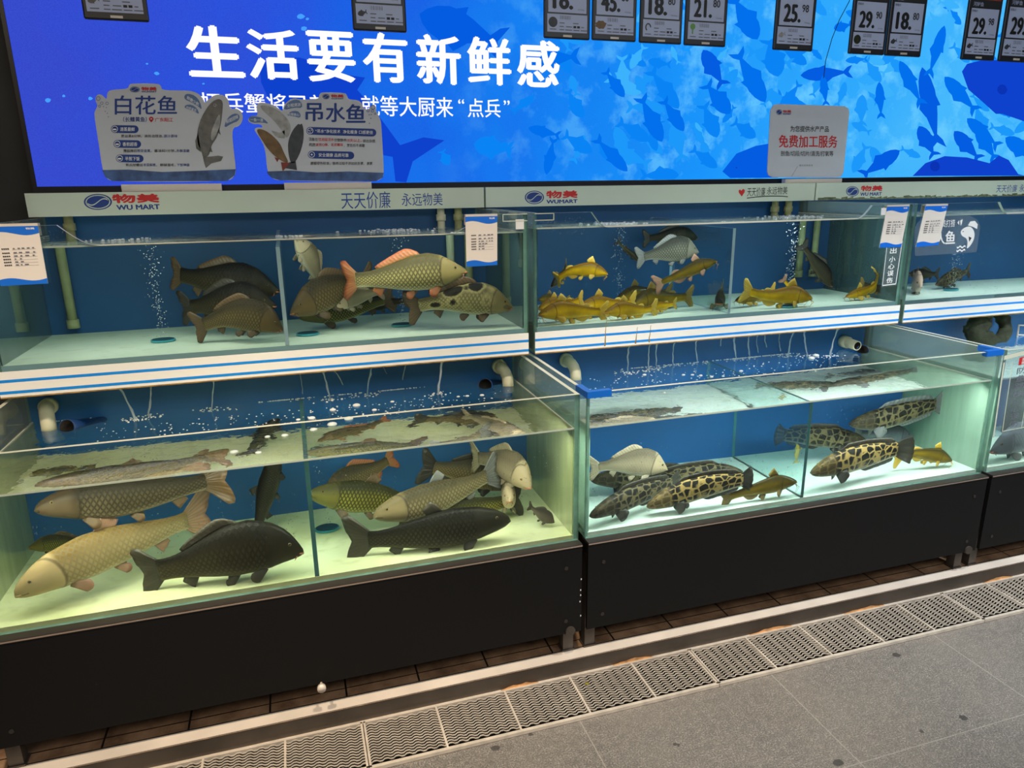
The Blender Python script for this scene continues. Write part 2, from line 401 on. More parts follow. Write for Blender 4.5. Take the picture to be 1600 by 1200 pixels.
def logo(bm, P, x0, x1, y0, y1, mb, mw):
    """round wave emblem: ring with an S-shaped gap"""
    cx, cy, a, b = (x0+x1)/2, (y0+y1)/2, (x1-x0)/2, (y1-y0)/2
    n = 40
    el = lambda k, s: (cx+a*s*math.cos(k), cy+b*s*math.sin(k))
    for k in range(n):
        k0, k1 = 2*PI*k/n, 2*PI*(k+1)/n
        bm.faces.new([bm.verts.new(P(*q)) for q in (el(k0, 1), el(k1, 1), el(k1, .88), el(k0, .88))]).material_index = mb
    S = lambda u: .45*math.sin(u*PI)            # the wave through the middle
    for sgn in (1, -1):
        pts = []
        for i in range(15):
            u = -1+2*i/14; pts.append((u*.80, -(S(u*.9)*.9)+sgn*.07-u*.0))
        arc = []
        for i in range(13):
            th = PI*i/12; arc.append((math.cos(th)*.80, sgn*math.sin(th)*.8*(.95 if sgn > 0 else .95)))
        poly = pts+arc
        bm.faces.new([bm.verts.new(P(cx+a*q[0], cy+b*q[1])) for q in poly]).material_index = mb
def watZ(x, y, yf, Z):
    d = ray(x, y); e = CAM+d*(yf-CAM[1])/d[1]; t = refr(d, np.array([0, -1., 0])); return e+t*(Z-e[2])/t[2]

# ------------------------------------------------------------------ the setting
b = B(); box(b, -3.2, 4.6, -3., 1.4, -.06, 0.);
struct('floor', b, M['floor'])
b = B(); box(b, -3.2, 4.6, 1.18, 1.3, 0, 3.2); struct('wall_back', b, M['wall'])
b = B(); box(b, -3.2, 4.6, .019, 1.18, 0.001, .06); struct('floor_plinth', b, M['plinth'])
b = B()
box(b, -3.2, 4.6, -.033, .012, 0.001, .060, 0, {'y-': 1}); box(b, -3.2, 4.6, .012, .028, .02, .058, 2)
box(b, -3.2, 4.6, -.0342, -.0325, .0575, .0605, 3)
struct('trim_1', b, [M['steel'], M['steel_dull'], M['dark'], M['brightedge']])
# a stained angle between the kerb and the drain
b = B(); box(b, -3.2, 4.6, -.047, -.033, .0005, .004)
struct('trim_2', b, M['galv'])
b = B(); rnd = random.Random(3)
for x0 in (-.28, .10, .62, 1.02, 1.68, 2.3):
    L = rnd.uniform(.10, .2); n = 9
    pts = [(x0+L*i/n, -.0335, .004) for i in range(n+1)]; top = [(x0+L*i/n, -.0335-.0008, .004+.012*math.sin(PI*i/n)*rnd.uniform(.5, 1)) for i in range(n+1)]
    for i in range(n):
        quad(b, [pts[i], pts[i+1], top[i+1], top[i]]); quad(b, [(pts[i][0], -.042, .0045), (pts[i+1][0], -.042, .0045), pts[i+1], pts[i]])
tag(obj('sealant_residue', b, pbr('old_sealant', srgb(200, 160, 115), .6, noise=.3, nscale=40)), 'flaking tan sealant along the foot of the steel kerb above the drain', 'sealant', kind='stuff')
# drain grates over a near-black strip, the depth's shade put into its colour
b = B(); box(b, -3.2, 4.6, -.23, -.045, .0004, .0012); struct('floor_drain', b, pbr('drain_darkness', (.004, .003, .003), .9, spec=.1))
def grate(x0, x1, label):
    y0, y1, z0, z1 = -.226, -.048, .0012, .012
    r = thing('drain_grate', label, 'drain grate', ((x0+x1)/2, (y0+y1)/2, z0), 'steel drain grates along the kerb')
    b = B()
    box(b, x0, x1, y0-.004, y0+.006, z0, z1); box(b, x0, x1, y1-.005, y1, z0, z1)
    box(b, x0, x0+.006, y0, y1, z0, z1); box(b, x1-.006, x1, y0, y1, z0, z1); obj('frame', b, M['galv'], r)
    n = 5
    for k in range(1, n):
        x = x0+(x1-x0)*k/n; b = B(); box(b, x-.003, x+.003, y0+.006, y1-.005, z0, z1+.0005); obj('cross_bar', b, M['galv'], r)
    b = B(); rows = 15; per = .030
    for i in range(rows):
        y = y0+.012+(y1-y0-.022)*(i+.5)/rows; N = int((x1-x0-.012)/per*4); pr = None
        for k in range(N+1):
            x = x0+.006+(x1-x0-.012)*k/N; yy = y+(.0028 if (k % 4) in (1, 2) else -.0028)
            c = [b.verts.new((x, yy-.0013, z1-.003)), b.verts.new((x, yy+.0013, z1-.003)), b.verts.new((x, yy+.0013, z1)), b.verts.new((x, yy-.0013, z1))]
            if pr:
                for q in range(4): b.faces.new((pr[q], pr[(q+1) % 4], c[(q+1) % 4], c[q]))
            pr = c
    obj('wave_bars', b, M['galv'], r)
for i, lb in enumerate(('steel drain grate at the bottom left, cut by the bottom edge of the photo',
                        'steel drain grate with wavy bars below the seam between the two near black panels',
                        'steel drain grate with wavy bars below the middle black panel',
                        'steel drain grate farthest right, under the right-hand black panel')):
    grate(-1.785+1.0805*i, -.707+1.0805*i, lb)
b = B(); blob(b, wZ(917, 1068, .014), .006, 1, (1.3, .9, .4)); tag(obj('leaf_scrap', b, pbr('yellow_scrap', srgb(150, 140, 30), .6)), 'tiny yellow scrap lying on the drain grate', 'scrap')

# ------------------------------------------------------------------ tank stands with black panels
TX = [(-1.6187, -.0122), (.0122, 1.6128), (1.6372, 3.24)]
WLOW = (.819, .816, .816); WUP = (1.366, 1.376, 1.379)
YU = .475
def stand(i, label):
    X0, X1 = TX[i]
    r = thing('tank_stand', label, 'tank stand', ((X0+X1)/2, .3, .06), 'black tank stands in a row')
    b = B(); box(b, X0-.002, X1+.002, -.028, -.016, .154, .452); fp = obj('front_panel', b, M['black'], r)
    b = B(); box(b, X0-.002, X1+.002, -.030, .02, .450, .4585, 0); box(b, X0-.002, X1+.002, -.0312, -.0288, .4525, .4560, 1)
    obj('top_ledge', b, [M['blackedge'], M['brightedge']], r)
    b = B(); box(b, X0+.01, X1-.01, .02, .64, .40, .4580); obj('deck', b, M['dark'], r)
    for x in (X0+.008, X1-.043):
        for y in (.012, .60):
            b = B(); box(b, x, x+.035, y, y+.035, .064, .40); box(b, x-.004, x+.039, y-.004, y+.039, .0605, .066); obj('leg', b, M['steel_dull'], r)
    for x in (X0+.05, X1-.05):
        for z in (.20, .385):
            b = B(); tube(b, [(x, -.0278, z), (x, -.0305, z)], .006, 12); obj('screw', b, M['blackedge'], fp)
    b = B(); tube(b, [(X1-.035, -.020, .162), (X1-.035, -.034, .162)], .016, 18); obj('levelling_bolt', b, M['steel_dull'], r)
    return r
st0 = stand(0, 'black-panelled stand under the large left fish tank, chipped along its right edge')
stand(1, 'black-panelled stand in the middle, carrying the tank with the blue corner clips')
stand(2, 'black-panelled stand at the far right, cut off by the photo edge')
b = B(); q = wY(502, 1068, -.03); tube(b, [(q[0], -.028, q[2]), (q[0], -.045, q[2])], [.004, .004], 12)
tube(b, [(q[0], -.045, q[2]), (q[0], -.056, q[2])], .012, 18); obj('door_knob', b, M['steel'], st0, True)
b = B()
for (x, y) in ((909, 905), (908, 922), (908, 930), (907, 940), (908, 962)):
    q = wY(x-1, y, -.0285); quad(b, [(q[0], -.0284, q[2]-.004), (q[0]+.003, -.0284, q[2]), (q[0], -.0284, q[2]+.004), (q[0]-.001, -.0284, q[2])])
obj('paint_chips', b, M['ink_white'], st0)

# ------------------------------------------------------------------ lower tanks
def water_box(X0, X1, y0, y1, z0, z1, parent, mats, name='water'):
    b = B(); box(b, X0, X1, y0, y1, z0, z1, 0, {'z+': 1}); return obj(name, b, mats, parent)
def pane(name, parent, x0, x1, y0, y1, z0, z1, face, edge, rim, mat=None):
    """thin pane; face = axis of its broad faces"""
    b = B(); fm = {k: 1 for k in ('x-', 'x+', 'y-', 'y+', 'z-', 'z+')}; fm[face+'-'] = 0; fm[face+'+'] = 0; fm['z+'] = 2
    box(b, x0, x1, y0, y1, z0, z1, 1, fm); return obj(name, b, [mat or M['glass'], edge, rim], parent)
def underwater_fill(X0, X1, y, z, depth, power, color, tilt=25):  # unseen lamp added below the surface to stand in for light from overhead
    l = bpy.data.lights.new('added_tank_fill', 'AREA'); l.shape = 'RECTANGLE'; l.size = X1-X0; l.size_y = depth; l.energy = power; l.color = color[:3]
    o = link(bpy.data.objects.new('added_tank_fill', l)); o.location = ((X0+X1)/2, y, z); o.rotation_euler = (math.radians(tilt), 0, 0); return o
def lower_tank(i, label, div_px, film, floor, tint, power):
    X0, X1 = TX[i]; zw = WLOW[i]; g = .012
    r = thing('lower_fish_tank', label, 'fish tank', ((X0+X1)/2, .32, .459), 'lower row of fish tanks')
    pane('front_glass', r, X0, X1, 0, g, .459, .929, 'y', M['edge'], M['rim'])
    pane('side_glass', r, X0, X0+g, g, .645, .459, .929, 'x', M['edge'], M['rim'], M['glass_haze'])
    pane('side_glass', r, X1-g, X1, g, .645, .459, .929, 'x', M['edge'], M['rim'], M['glass_haze'])
    b = B(); box(b, X0+g, X1-g, .632, .645, .459, .943); obj('back_panel', b, M['blue'], r)
    b = B(); box(b, X0+g, X1-g, g, .632, .459, .472); obj('floor_panel', b, floor, r)
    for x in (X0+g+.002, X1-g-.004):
        b = B(); box(b, x, x+.002, g+.002, .632, .472, zw-.001); obj('algae_reflection_film', b, film, r)  # pale sheet: algae plus the side glass's mirror reflection put into its colour
    if div_px:
        x = wY(*div_px, 0)[0]; b = B()
        box(b, x-.006, x+.006, g+.001, .63, .472, zw-.004, 1, {'x-': 0, 'x+': 0}); obj('divider', b, [M['divglass'], M['dividteal']], r)
    water_box(X0+g-.001, X1-g+.001, g+.0008, .634, .470, zw, r, M['water_low'])
    b = B()
    box(b, X0+g, X1-g, g, g+.004, zw-.001, zw+.0035)
    for x in (X0+g, X1-g-.003): box(b, x, x+.003, g, .632, zw-.001, zw+.003)
    obj('waterline', b, M['meniscus'], r)
    halves = [(X0+.06, (X0+X1)/2-.06), ((X0+X1)/2+.06, X1-.06)]
    for a, c in halves: underwater_fill(a, c, .045, zw-.020, .06, power, tint, 10)
    return r
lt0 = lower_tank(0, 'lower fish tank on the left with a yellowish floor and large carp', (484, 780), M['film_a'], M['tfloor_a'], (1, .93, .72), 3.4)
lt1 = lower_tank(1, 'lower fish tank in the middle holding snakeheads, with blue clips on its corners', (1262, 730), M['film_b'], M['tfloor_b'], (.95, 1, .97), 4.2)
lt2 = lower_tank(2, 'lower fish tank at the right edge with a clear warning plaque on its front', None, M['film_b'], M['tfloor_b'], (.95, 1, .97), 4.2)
def clip(x, s, r):
    b = B(); box(b, x-.003 if s > 0 else x-.075, x+.075 if s > 0 else x+.003, -.004, .016, .914, .934)
    xa, xb = (x-.004, x+.016) if s > 0 else (x-.016, x+.004)
    box(b, xa, xb, .010, .085, .914, .9335); obj('corner_clip', b, M['blue_plastic'], r)
clip(TX[1][0], 1, lt1); clip(TX[1][1], -1, lt1)
def elbow(px, py, r, sgn, zw, kind='elbow', matp=None):
    q = wY(px, py, .60); x, z = q[0], q[2]; b = B(); m = matp or M['pvc']
    if kind == 'elbow':
        pts = [(x, .632, z+.02), (x, .60, z+.02)]+[(x+sgn*.012*math.sin(a), .60-.045*math.sin(a), z+.02-.045*(1-math.cos(a))) for a in (.4, .8, 1.2, 1.57)]
        pts.append((pts[-1][0], pts[-1][1]-.004, pts[-1][2]-.02)); tube(b, pts, .021, 18, 0, hollow=(.82, 1))
        tube(b, [(x, .632, z+.02), (x, .612, z+.02)], .027, 18)
    else:
        tube(b, [(x, .632, z), (x, .545, z-.004)], .021, 18, 0, hollow=(.8, 1)); tube(b, [(x, .632, z), (x, .60, z-.001)], .026, 18)
    obj('inlet_pipe', b, [m, M['dark']], r, True)
def intake(px, py, r, zw, sgn):
    q = wZ(px, py, zw+.006); b = B()
    tube(b, [(q[0]+sgn*.07, .63, zw-.03), (q[0]+sgn*.02, q[1]+.05, zw-.012), (q[0], q[1], zw+.006)], .026, 18, 0, hollow=(.9, 2))
    obj('overflow_tube', b, [M['bluepipe'], M['pvc'], M['dark']], r, True)
elbow(74, 648, lt0, 1, WLOW[0]); intake(104, 668, lt0, WLOW[0], 1)
elbow(783, 583, lt0, 1, WLOW[0]); intake(758, 602, lt0, WLOW[0], 1)
elbow(888, 573, lt1, 1, WLOW[1]); elbow(1325, 535, lt1, 1, WLOW[1], 'straight'); intake(1348, 548, lt1, WLOW[1], 1)

# ------------------------------------------------------------------ upper tanks
def upper_tank(i, label, prof, div_px, film, floor, back, tint, power):
    X0, X1 = TX[i]; zw = WUP[i]; g = .012
    r = thing('upper_fish_tank', label, 'fish tank', ((X0+X1)/2, .8, .944), 'upper row of fish tanks')
    b = B(); top = [(x, YU, z) for x, z in prof]; pts = [(X0, YU, .944), (X1, YU, .944)]+top[::-1]
    n0 = len(b.faces); plate(b, pts, g, 0, 1); b.normal_update()
    for f in b.faces:
        if f.normal.z > .2 and f.material_index == 1: f.material_index = 2
        elif abs(f.normal.y) > .9: f.material_index = 0
    obj('front_glass', b, [M['glass'], M['edge'], M['rim']], r)
    for x in (X0, X1-g): pane('side_glass', r, x, x+g, YU+g, 1.15, .944, 1.43, 'x', M['edge'], M['rim'], M['glass_haze'])
    b = B(); box(b, X0+g, X1-g, 1.135, 1.15, 1.02, 1.434); obj('back_panel', b, back, r)
    b = B(); box(b, X0+g, X1-g, YU+g, 1.135, .946, 1.036, 0, {'y-': 1}); obj('floor_panel', b, [floor, M['slabedge']], r)
    b = B(); box(b, X0, X1, YU-.004, YU-.0005, .946, 1.022); ss = obj('striped_strip', b, M['band'], r); b = B()
    for z in (.9945, .9605): box(b, X0, X1, YU-.0046, YU-.0039, z-.0042, z+.0042)
    obj('blue_stripes', b, M['stripe'], ss); b = B()
    box(b, X0, X1, YU-.0044, YU+.01, .9435, .9475); obj('rusty_edge', b, M['rust'], ss)
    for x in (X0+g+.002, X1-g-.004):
        b = B(); box(b, x, x+.002, YU+g+.002, 1.135, 1.036, zw-.001); obj('algae_reflection_film', b, film, r)  # film colour carries algae and the painted reflection on the upper side glass
    if div_px:
        x = wY(*div_px, YU)[0]; b = B()
        box(b, x-.006, x+.006, YU+g+.001, 1.134, 1.037, zw-.02, 1, {'x-': 0, 'x+': 0}); obj('divider', b, [M['divglass'], M['divedge']], r)
    water_box(X0+g-.001, X1-g+.001, YU+g+.0008, 1.137, 1.034, zw, r, M['water_up'])
    b = B(); box(b, X0+g, X1-g, YU+g, YU+g+.005, zw-.001, zw+.004)
    for x in (X0+g, X1-g-.003): box(b, x, x+.003, YU+g, 1.134, zw-.001, zw+.003)
    obj('waterline', b, M['meniscus'], r)
    for a, c in [(X0+.06, (X0+X1)/2-.06), ((X0+X1)/2+.06, X1-.06)]: underwater_fill(a, c, YU+.045, zw-.036, .06, power, tint, 52)
    return r
def curve_dn(xa, xb, za, zb, n=7):
    return [(xa+(xb-xa)*t, za+(zb-za)*math.sin(t*PI/2)) for t in (k/n for k in range(n+1))]
def curve_up(xa, xb, za, zb, n=7):
    return [(xa+(xb-xa)*t, za+(zb-za)*(1-math.cos(t*PI/2))) for t in (k/n for k in range(n+1))]
ZE = 1.428
pA = [(TX[0][0], ZE)]+curve_dn(-1.40, -1.30, ZE, 1.368)+curve_up(-.30, -.165, 1.368, ZE)+[(TX[0][1], ZE)]
pB = [(TX[1][0], ZE)]+curve_dn(.222, .285, ZE, 1.374)+curve_up(1.345, 1.415, 1.376, ZE)+[(TX[1][1], ZE)]
pC = [(TX[2][0], ZE)]+curve_dn(2.07, 2.135, ZE, 1.376)+curve_up(2.95, 3.03, 1.376, ZE)+[(TX[2][1], ZE)]
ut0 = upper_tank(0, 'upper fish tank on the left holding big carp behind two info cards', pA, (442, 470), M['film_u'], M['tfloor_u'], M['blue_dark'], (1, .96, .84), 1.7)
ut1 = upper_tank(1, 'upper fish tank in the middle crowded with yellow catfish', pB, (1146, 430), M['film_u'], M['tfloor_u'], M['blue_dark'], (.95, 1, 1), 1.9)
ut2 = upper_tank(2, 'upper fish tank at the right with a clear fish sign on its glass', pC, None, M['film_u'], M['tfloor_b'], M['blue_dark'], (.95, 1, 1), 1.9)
def riser(px, py, r, zt, zb, mat, y=1.10, collar=True):
    x = wY(px, py, y)[0]; b = B(); tube(b, [(x, y, zb), (x, y, zt)], .0155, 16)
    if collar: tube(b, [(x, y, 1.385), (x, y, 1.41)], .020, 16); tube(b, [(x, y, zb), (x, y, zb+.03)], .020, 16)
    obj('riser_pipe', b, mat, r, True)
riser(106, 340, ut0, 1.434, 1.06, M['pvc_old']); riser(689, 338, ut0, 1.434, 1.20, M['pvc']); riser(716, 340, ut0, 1.434, 1.05, M['pvc_old'])
riser(1211, 322, ut1, 1.434, 1.10, M['pvc_old']); riser(1232, 322, ut1, 1.434, 1.10, M['pvc_old'])

# ------------------------------------------------------------------ fascia boards, screen, wall sign texts
YH = 1.06
def fascia(i, x0, x1, label, logo_px, zh, en, callig, blue):
    r = thing('fascia_board', label, 'sign board', ((x0+x1)/2, 1.1, 1.435), 'white fascia boards above the upper tanks')
    b = B(); box(b, x0, x1, YH, 1.133, 1.435, 1.515); obj('board', b, M['fascia'], r)
    P = lambda x, y: wY(x, y, YH-.0008)
    b = B(); logo(b, P, *logo_px, 0, 0); obj('emblem', b, M['ink_navy'], r)
    b = B(); ptext(b, '物美', YH-.0008, *zh, 0, .035, tilt=None); obj('red_lettering', b, M['ink_red'], r)
    b = B(); ptext(b, en[0], YH-.0008, *en[1:], 0, .04, tilt=None); obj('blue_lettering', b, M['ink_navy'], r)
    b = B()
    for t in callig: ptext(b, t[0], YH-.0008, *t[1:5], 0, 0.0, tilt=None)
    obj('slogan', b, blue, r); return r
f0 = fascia(0, -1.635, -.004, 'left fascia board with round emblem and blue handwritten slogan', (131, 175, 303, 328), (177, 249, 304, 317), ('WU MART', 183, 250, 320.5, 328), [('天天价廉', 534, 611, 300, 327), ('永远物美', 628, 692, 302, 322)], M['ink_blue'])
f1 = fascia(1, .004, 1.619, 'middle fascia board with emblem, red heart and black handwritten slogan', (820, 850, 298, 319), (854, 902, 298.5, 309.5), ('WUMART', 854, 902, 312.5, 318), [('天天价廉', 1167, 1195, 293, 307), ('永远物美', 1198, 1230, 292, 304)], M['ink_black'])
f2 = fascia(2, 1.627, 3.25, 'right fascia board with mould along its lower edge and blue slogan at the photo edge', (1322, 1342, 291, 307), (1345, 1378, 290.5, 298.5), ('WU MART', 1344, 1377, 301, 306), [('天天价廉', 1556, 1588, 289, 301), ('永远物美', 1592, 1622, 288, 300)], M['ink_blue'])
b = B(); P = lambda x, y: wY(x, y, YH-.001)
hx, hy = 1159, 301
b.faces.new([b.verts.new(P(hx+5*q[0], hy+6*q[1])) for q in [(0, 1), (-.9, 0), (-1, -.5), (-.6, -.85), (-.1, -.5), (.4, -1), (.95, -.7), (.9, -.1)]][::-1]); obj('red_heart', b, M['ink_red'], f1)
b = B()
pr = None
for k in range(13):
    x = 1167+64*k/12; y = 309.5-3.2*math.sin(k/12*2.4); c = (P(x, y-.6), P(x, y+.7))
    if pr: quad(b, [pr[1], c[1], c[0], pr[0]])
    pr = c
obj('underline_stroke', b, M['ink_black'], f1)
b = B(); rnd = random.Random(5)
for k in range(46):
    x = 1.64+k*.034; quad(b, [(x, YH-.0012, 1.4352), (x+.036, YH-.0012, 1.4352), (x+.036, YH-.0012, 1.439+rnd.random()*.012), (x, YH-.0012, 1.439+rnd.random()*.01)])
obj('mould_stain', b, pbr('green_mould', srgb(120, 128, 92), .8, noise=.5, nscale=60, Alpha=.8), f2)

YS = 1.12
scr = thing('led_screen', 'huge bright blue screen showing a shoal of fish and a white headline', 'screen', (1.2, 1.14, 1.515))
b = B(); box(b, -1.622, 4.3, YS+.002, 1.178, 1.515, 2.95); box(b, -1.622, 4.3, YS-.006, YS+.002, 1.515, 1.537); box(b, -1.622, -1.609, YS-.004, YS+.002, 1.515, 2.95); obj('frame', b, M['screenframe'], scr)
b = B(); quad(b, [(-1.609, YS, 1.537), (4.29, YS, 1.537), (4.29, YS, 2.94), (-1.609, YS, 2.94)]); pic = obj('picture', b, M['screen'], scr)
b = B(); lay = [0]
def PS(x, y):
    q = wY(x, y, YS); return (q[0], YS-.0003-lay[0]*.00002, max(q[2], 1.538))
def sfish(h, t, hr, tone, bend=0., ts=1.):
    lay[0] += 1; flat_fish(b, PS, h, t, hr, tone, bend, True, tailsize=ts)
rnd = random.Random(11)
# distant pale shoal on the bright right-hand part
for k in range(120):
    x = rnd.uniform(860, 1640); y = rnd.uniform(-20, 278); L = rnd.uniform(28, 62)
    a = rnd.choice((.9, 1.1, 1.3, .5, 2.2, .2))+rnd.uniform(-.3, .3)
    s = rnd.choice((-1, 1, 1)); sfish((x+s*L*math.cos(a), y+s*L*math.sin(a)), (x, y), rnd.uniform(.26, .4), rnd.choice((4, 4, 5, 3)), rnd.uniform(-.1, .1))
# fish that can be made out one by one
for h, t, hr, tn in [((655, 22), (785, 68), .40, 1), ((405, 100), (660, 262), .36, 0), ((820, 95), (905, 88), .34, 2), ((975, 152), (945, 110), .32, 2), ((1060, 170), (1015, 108), .3, 3), ((1140, 178), (1102, 130), .42, 2),
                     ((1098, 78), (1130, 135), .38, 1), ((1183, 62), (1145, -5), .4, 2), ((1195, 160), (1150, 80), .3, 2), ((1034, 222), (1000, 150), .3, 2), ((1068, 205), (1035, 155), .32, 2), ((1120, 215), (1098, 162), .4, 3),
                     ((1180, 215), (1145, 190), .45, 3), ((825, 200), (875, 212), .3, 2), ((925, 238), (880, 210), .4, 3), ((853, 273), (865, 215), .25, 2), ((980, 268), (930, 215), .26, 2), ((1015, 220), (965, 190), .35, 3), ((1120, 262), (1080, 232), .35, 3),
                     ((1250, 118), (1330, 112), .26, 1), ((1285, 118), (1290, 165), .26, 2), ((1373, 128), (1376, 185), .24, 2), ((1440, 105), (1465, 230), .2, 1), ((1405, 95), (1440, 165), .24, 2), ((1475, 40), (1450, 120), .2, 2),
                     ((1405, 235), (1345, 275), .3, 1), ((1435, 197), (1460, 245), .4, 1), ((1490, 205), (1530, 250), .36, 1), ((1525, 200), (1555, 250), .36, 2), ((1475, 120), (1525, 175), .3, 2), ((1510, 185), (1560, 230), .3, 2), ((1570, 215), (1620, 250), .4, 2),
                     ((1215, 120), (1200, 60), .5, 3), ((1260, 80), (1212, 75), .35, 3), ((1302, 45), (1330, 38), .5, 2), ((1320, 95), (1355, 92), .3, 3), ((740, 225), (800, 235), .5, 3), ((700, 258), (690, 235), .6, 3), ((780, 225), (800, 235), .6, 3), ((835, 150), (800, 175), .3, 3)]:
    sfish(h, t, hr, tn)
def bigfish(pts, tone, eye, er):
    lay[0] += 2; f = b.faces.new([b.verts.new(PS(*p)) for p in pts]); f.material_index = tone; lay[0] += 2
    b.faces.new([b.verts.new(PS(eye[0]+er*math.cos(k*.6), eye[1]+er*math.sin(k*.6))) for k in range(10)]).material_index = 6
bigfish([(1502, 112), (1510, 100), (1530, 95), (1580, 93), (1640, 100), (1640, 200), (1600, 190), (1565, 178), (1555, 178), (1535, 160), (1512, 140)], 0, (1565, 140), 8)
bigfish([(1425, 275), (1445, 255), (1475, 244), (1510, 246), (1545, 255), (1560, 243), (1575, 250), (1590, 272), (1600, 275)], 0, (1460, 260), 8)
bigfish([(1128, 268), (1150, 240), (1180, 228), (1215, 222), (1215, 278), (1140, 278)], 1, (1150, 262), 1)
obj('fish_shoal', b, [M['sf%d' % i] for i in range(6)]+[emis('screen_eye', srgb(10, 52, 180))], pic)
b = B(); rnd = random.Random(2)
for x, y, s in [(245, 115, 4), (75, 157, 5), (141, 154, 4), (100, 150, 3), (230, 100, 2), (318, 131, 2), (475, 45, 5), (470, 26, 6), (560, 40, 3), (480, 30, 3)]:
    lay[0] += 1; b.faces.new([b.verts.new(PS(x+s*math.cos(k*.8)*rnd.uniform(.6, 1.2), y+s*.7*math.sin(k*.8))) for k in range(8)])
obj('light_sparks', b, M['scr_dot'], pic)
lay[0] = 300
b = B(); H = '生活要有新鲜感'; xs = [(299, 381), (392, 468), (485, 555), (571, 637), (654, 719), (733, 797), (810, 872)]
tp = [(40, 118), (46, 122), (49, 126), (51, 127), (54, 130), (58, 131), (63, 134)]
for c, (l, rr), (t0, b0) in zip(H, xs, tp):
    q0 = wY(l, b0, YS-.006); q1 = wY(rr, b0, YS-.006); q2 = wY(l, t0, YS-.006)
    text(b, c, (q0[0], YS-.0075, q0[2]), (q1[0], YS-.0075, q0[2]), (q0[0], YS-.0075, q2[2]), 0, .032)
obj('headline', b, M['scr_white'], pic)
b = B()
for s, l, rr, t0, b0 in [('虾兵蟹将已就位，', 313, 560, 144, 176), ('就等大厨来', 566, 708, 149, 181), ('“', 716, 725, 155, 162), ('点兵', 731, 782, 154, 183), ('”', 787, 796, 157, 164)]:
    q0 = wY(l, b0, YS-.006); q1 = wY(rr, b0, YS-.006); q2 = wY(l, t0, YS-.006)
    text(b, s, (q0[0], YS-.0075, q0[2]), (q1[0], YS-.0075, q0[2]), (q0[0], YS-.0075, q2[2]), 0, .008)
obj('subtitle', b, M['scr_white'], pic)
b = B(); pts = [wY(*p, 1.0) for p in ((1327, 2), (1312, 30), (1300, 60), (1290, 95), (1287, 122))]
pts = [(pts[0][0]+.08, 1.0, 2.62)]+pts; tube(b, pts, .0016, 6)
tag(obj('loose_wire', b, M['ink_black']), 'thin black wire dangling in front of the bright screen', 'wire')

# ------------------------------------------------------------------ hanging price tags
YT = .92
b = B(); tube(b, [(-1.9, YT+.006, 2.60), (3.4, YT+.006, 2.60)], .008, 10); tag(obj('hanging_rail', b, M['steel_dull']), 'steel rail above the screen from which the price tags hang', 'rail')
tagdefs = [  # left, right pixel column at its foot row, foot row right, price, cents, name, red top, picture material
    (131, 233, 31, '', '', '', 0, 'fishgrey', 'price tag hanging at the far left with a grey fish picture, its price cut off'),
    (552, 636, 48, '15.', '', '', 0, 'fishdark', 'price tag reading 15 hanging alone above the headline'),
    (850, 922, 60, '18.', '80', '', 0, 'fishdark', 'price tag reading 18.80 with a round dark picture, first of the row of four'),
    (925, 994, 63, '45.', '80', '', 0, 'fishbrown', 'price tag reading 45.80 with an orange crab-like picture'),
    (999, 1065, 67, '18.', '80', '', 0, 'fishdark', 'price tag reading 18.80 with an eel picture, third of the row of four'),
    (1069, 1134, 71, '21.', '80', '', 0, 'leafgreen', 'price tag reading 21.80 with a green-topped picture'),
    (1208, 1270, 78, '25.', '98', '武昌鱼', 0, 'fishlight', 'price tag reading 25.98 hanging alone to the left of the cord'),
    (1326, 1382, 84, '29.', '90', '甲鱼', 1, 'moss', 'price tag reading 29.90 with a red top and a dark oval picture'),
    (1383, 1439, 87, '18.', '80', '鲤鱼', 1, 'fishdark', 'price tag reading 18.80 with a red top'),
    (1502, 1554, 93, '29.', '98', '河鲈鱼', 1, 'fishdark', 'price tag reading 29.98 with a red top, whole and second from the right'),
    (1560, 1614, 96, '29.', '98', '河鲈鱼', 1, 'fishdark', 'price tag reading 29 with a red top, cut by the right edge of the photo')]
M['leafgreen'] = pbr('printed_green', srgb(110, 170, 90), .5)
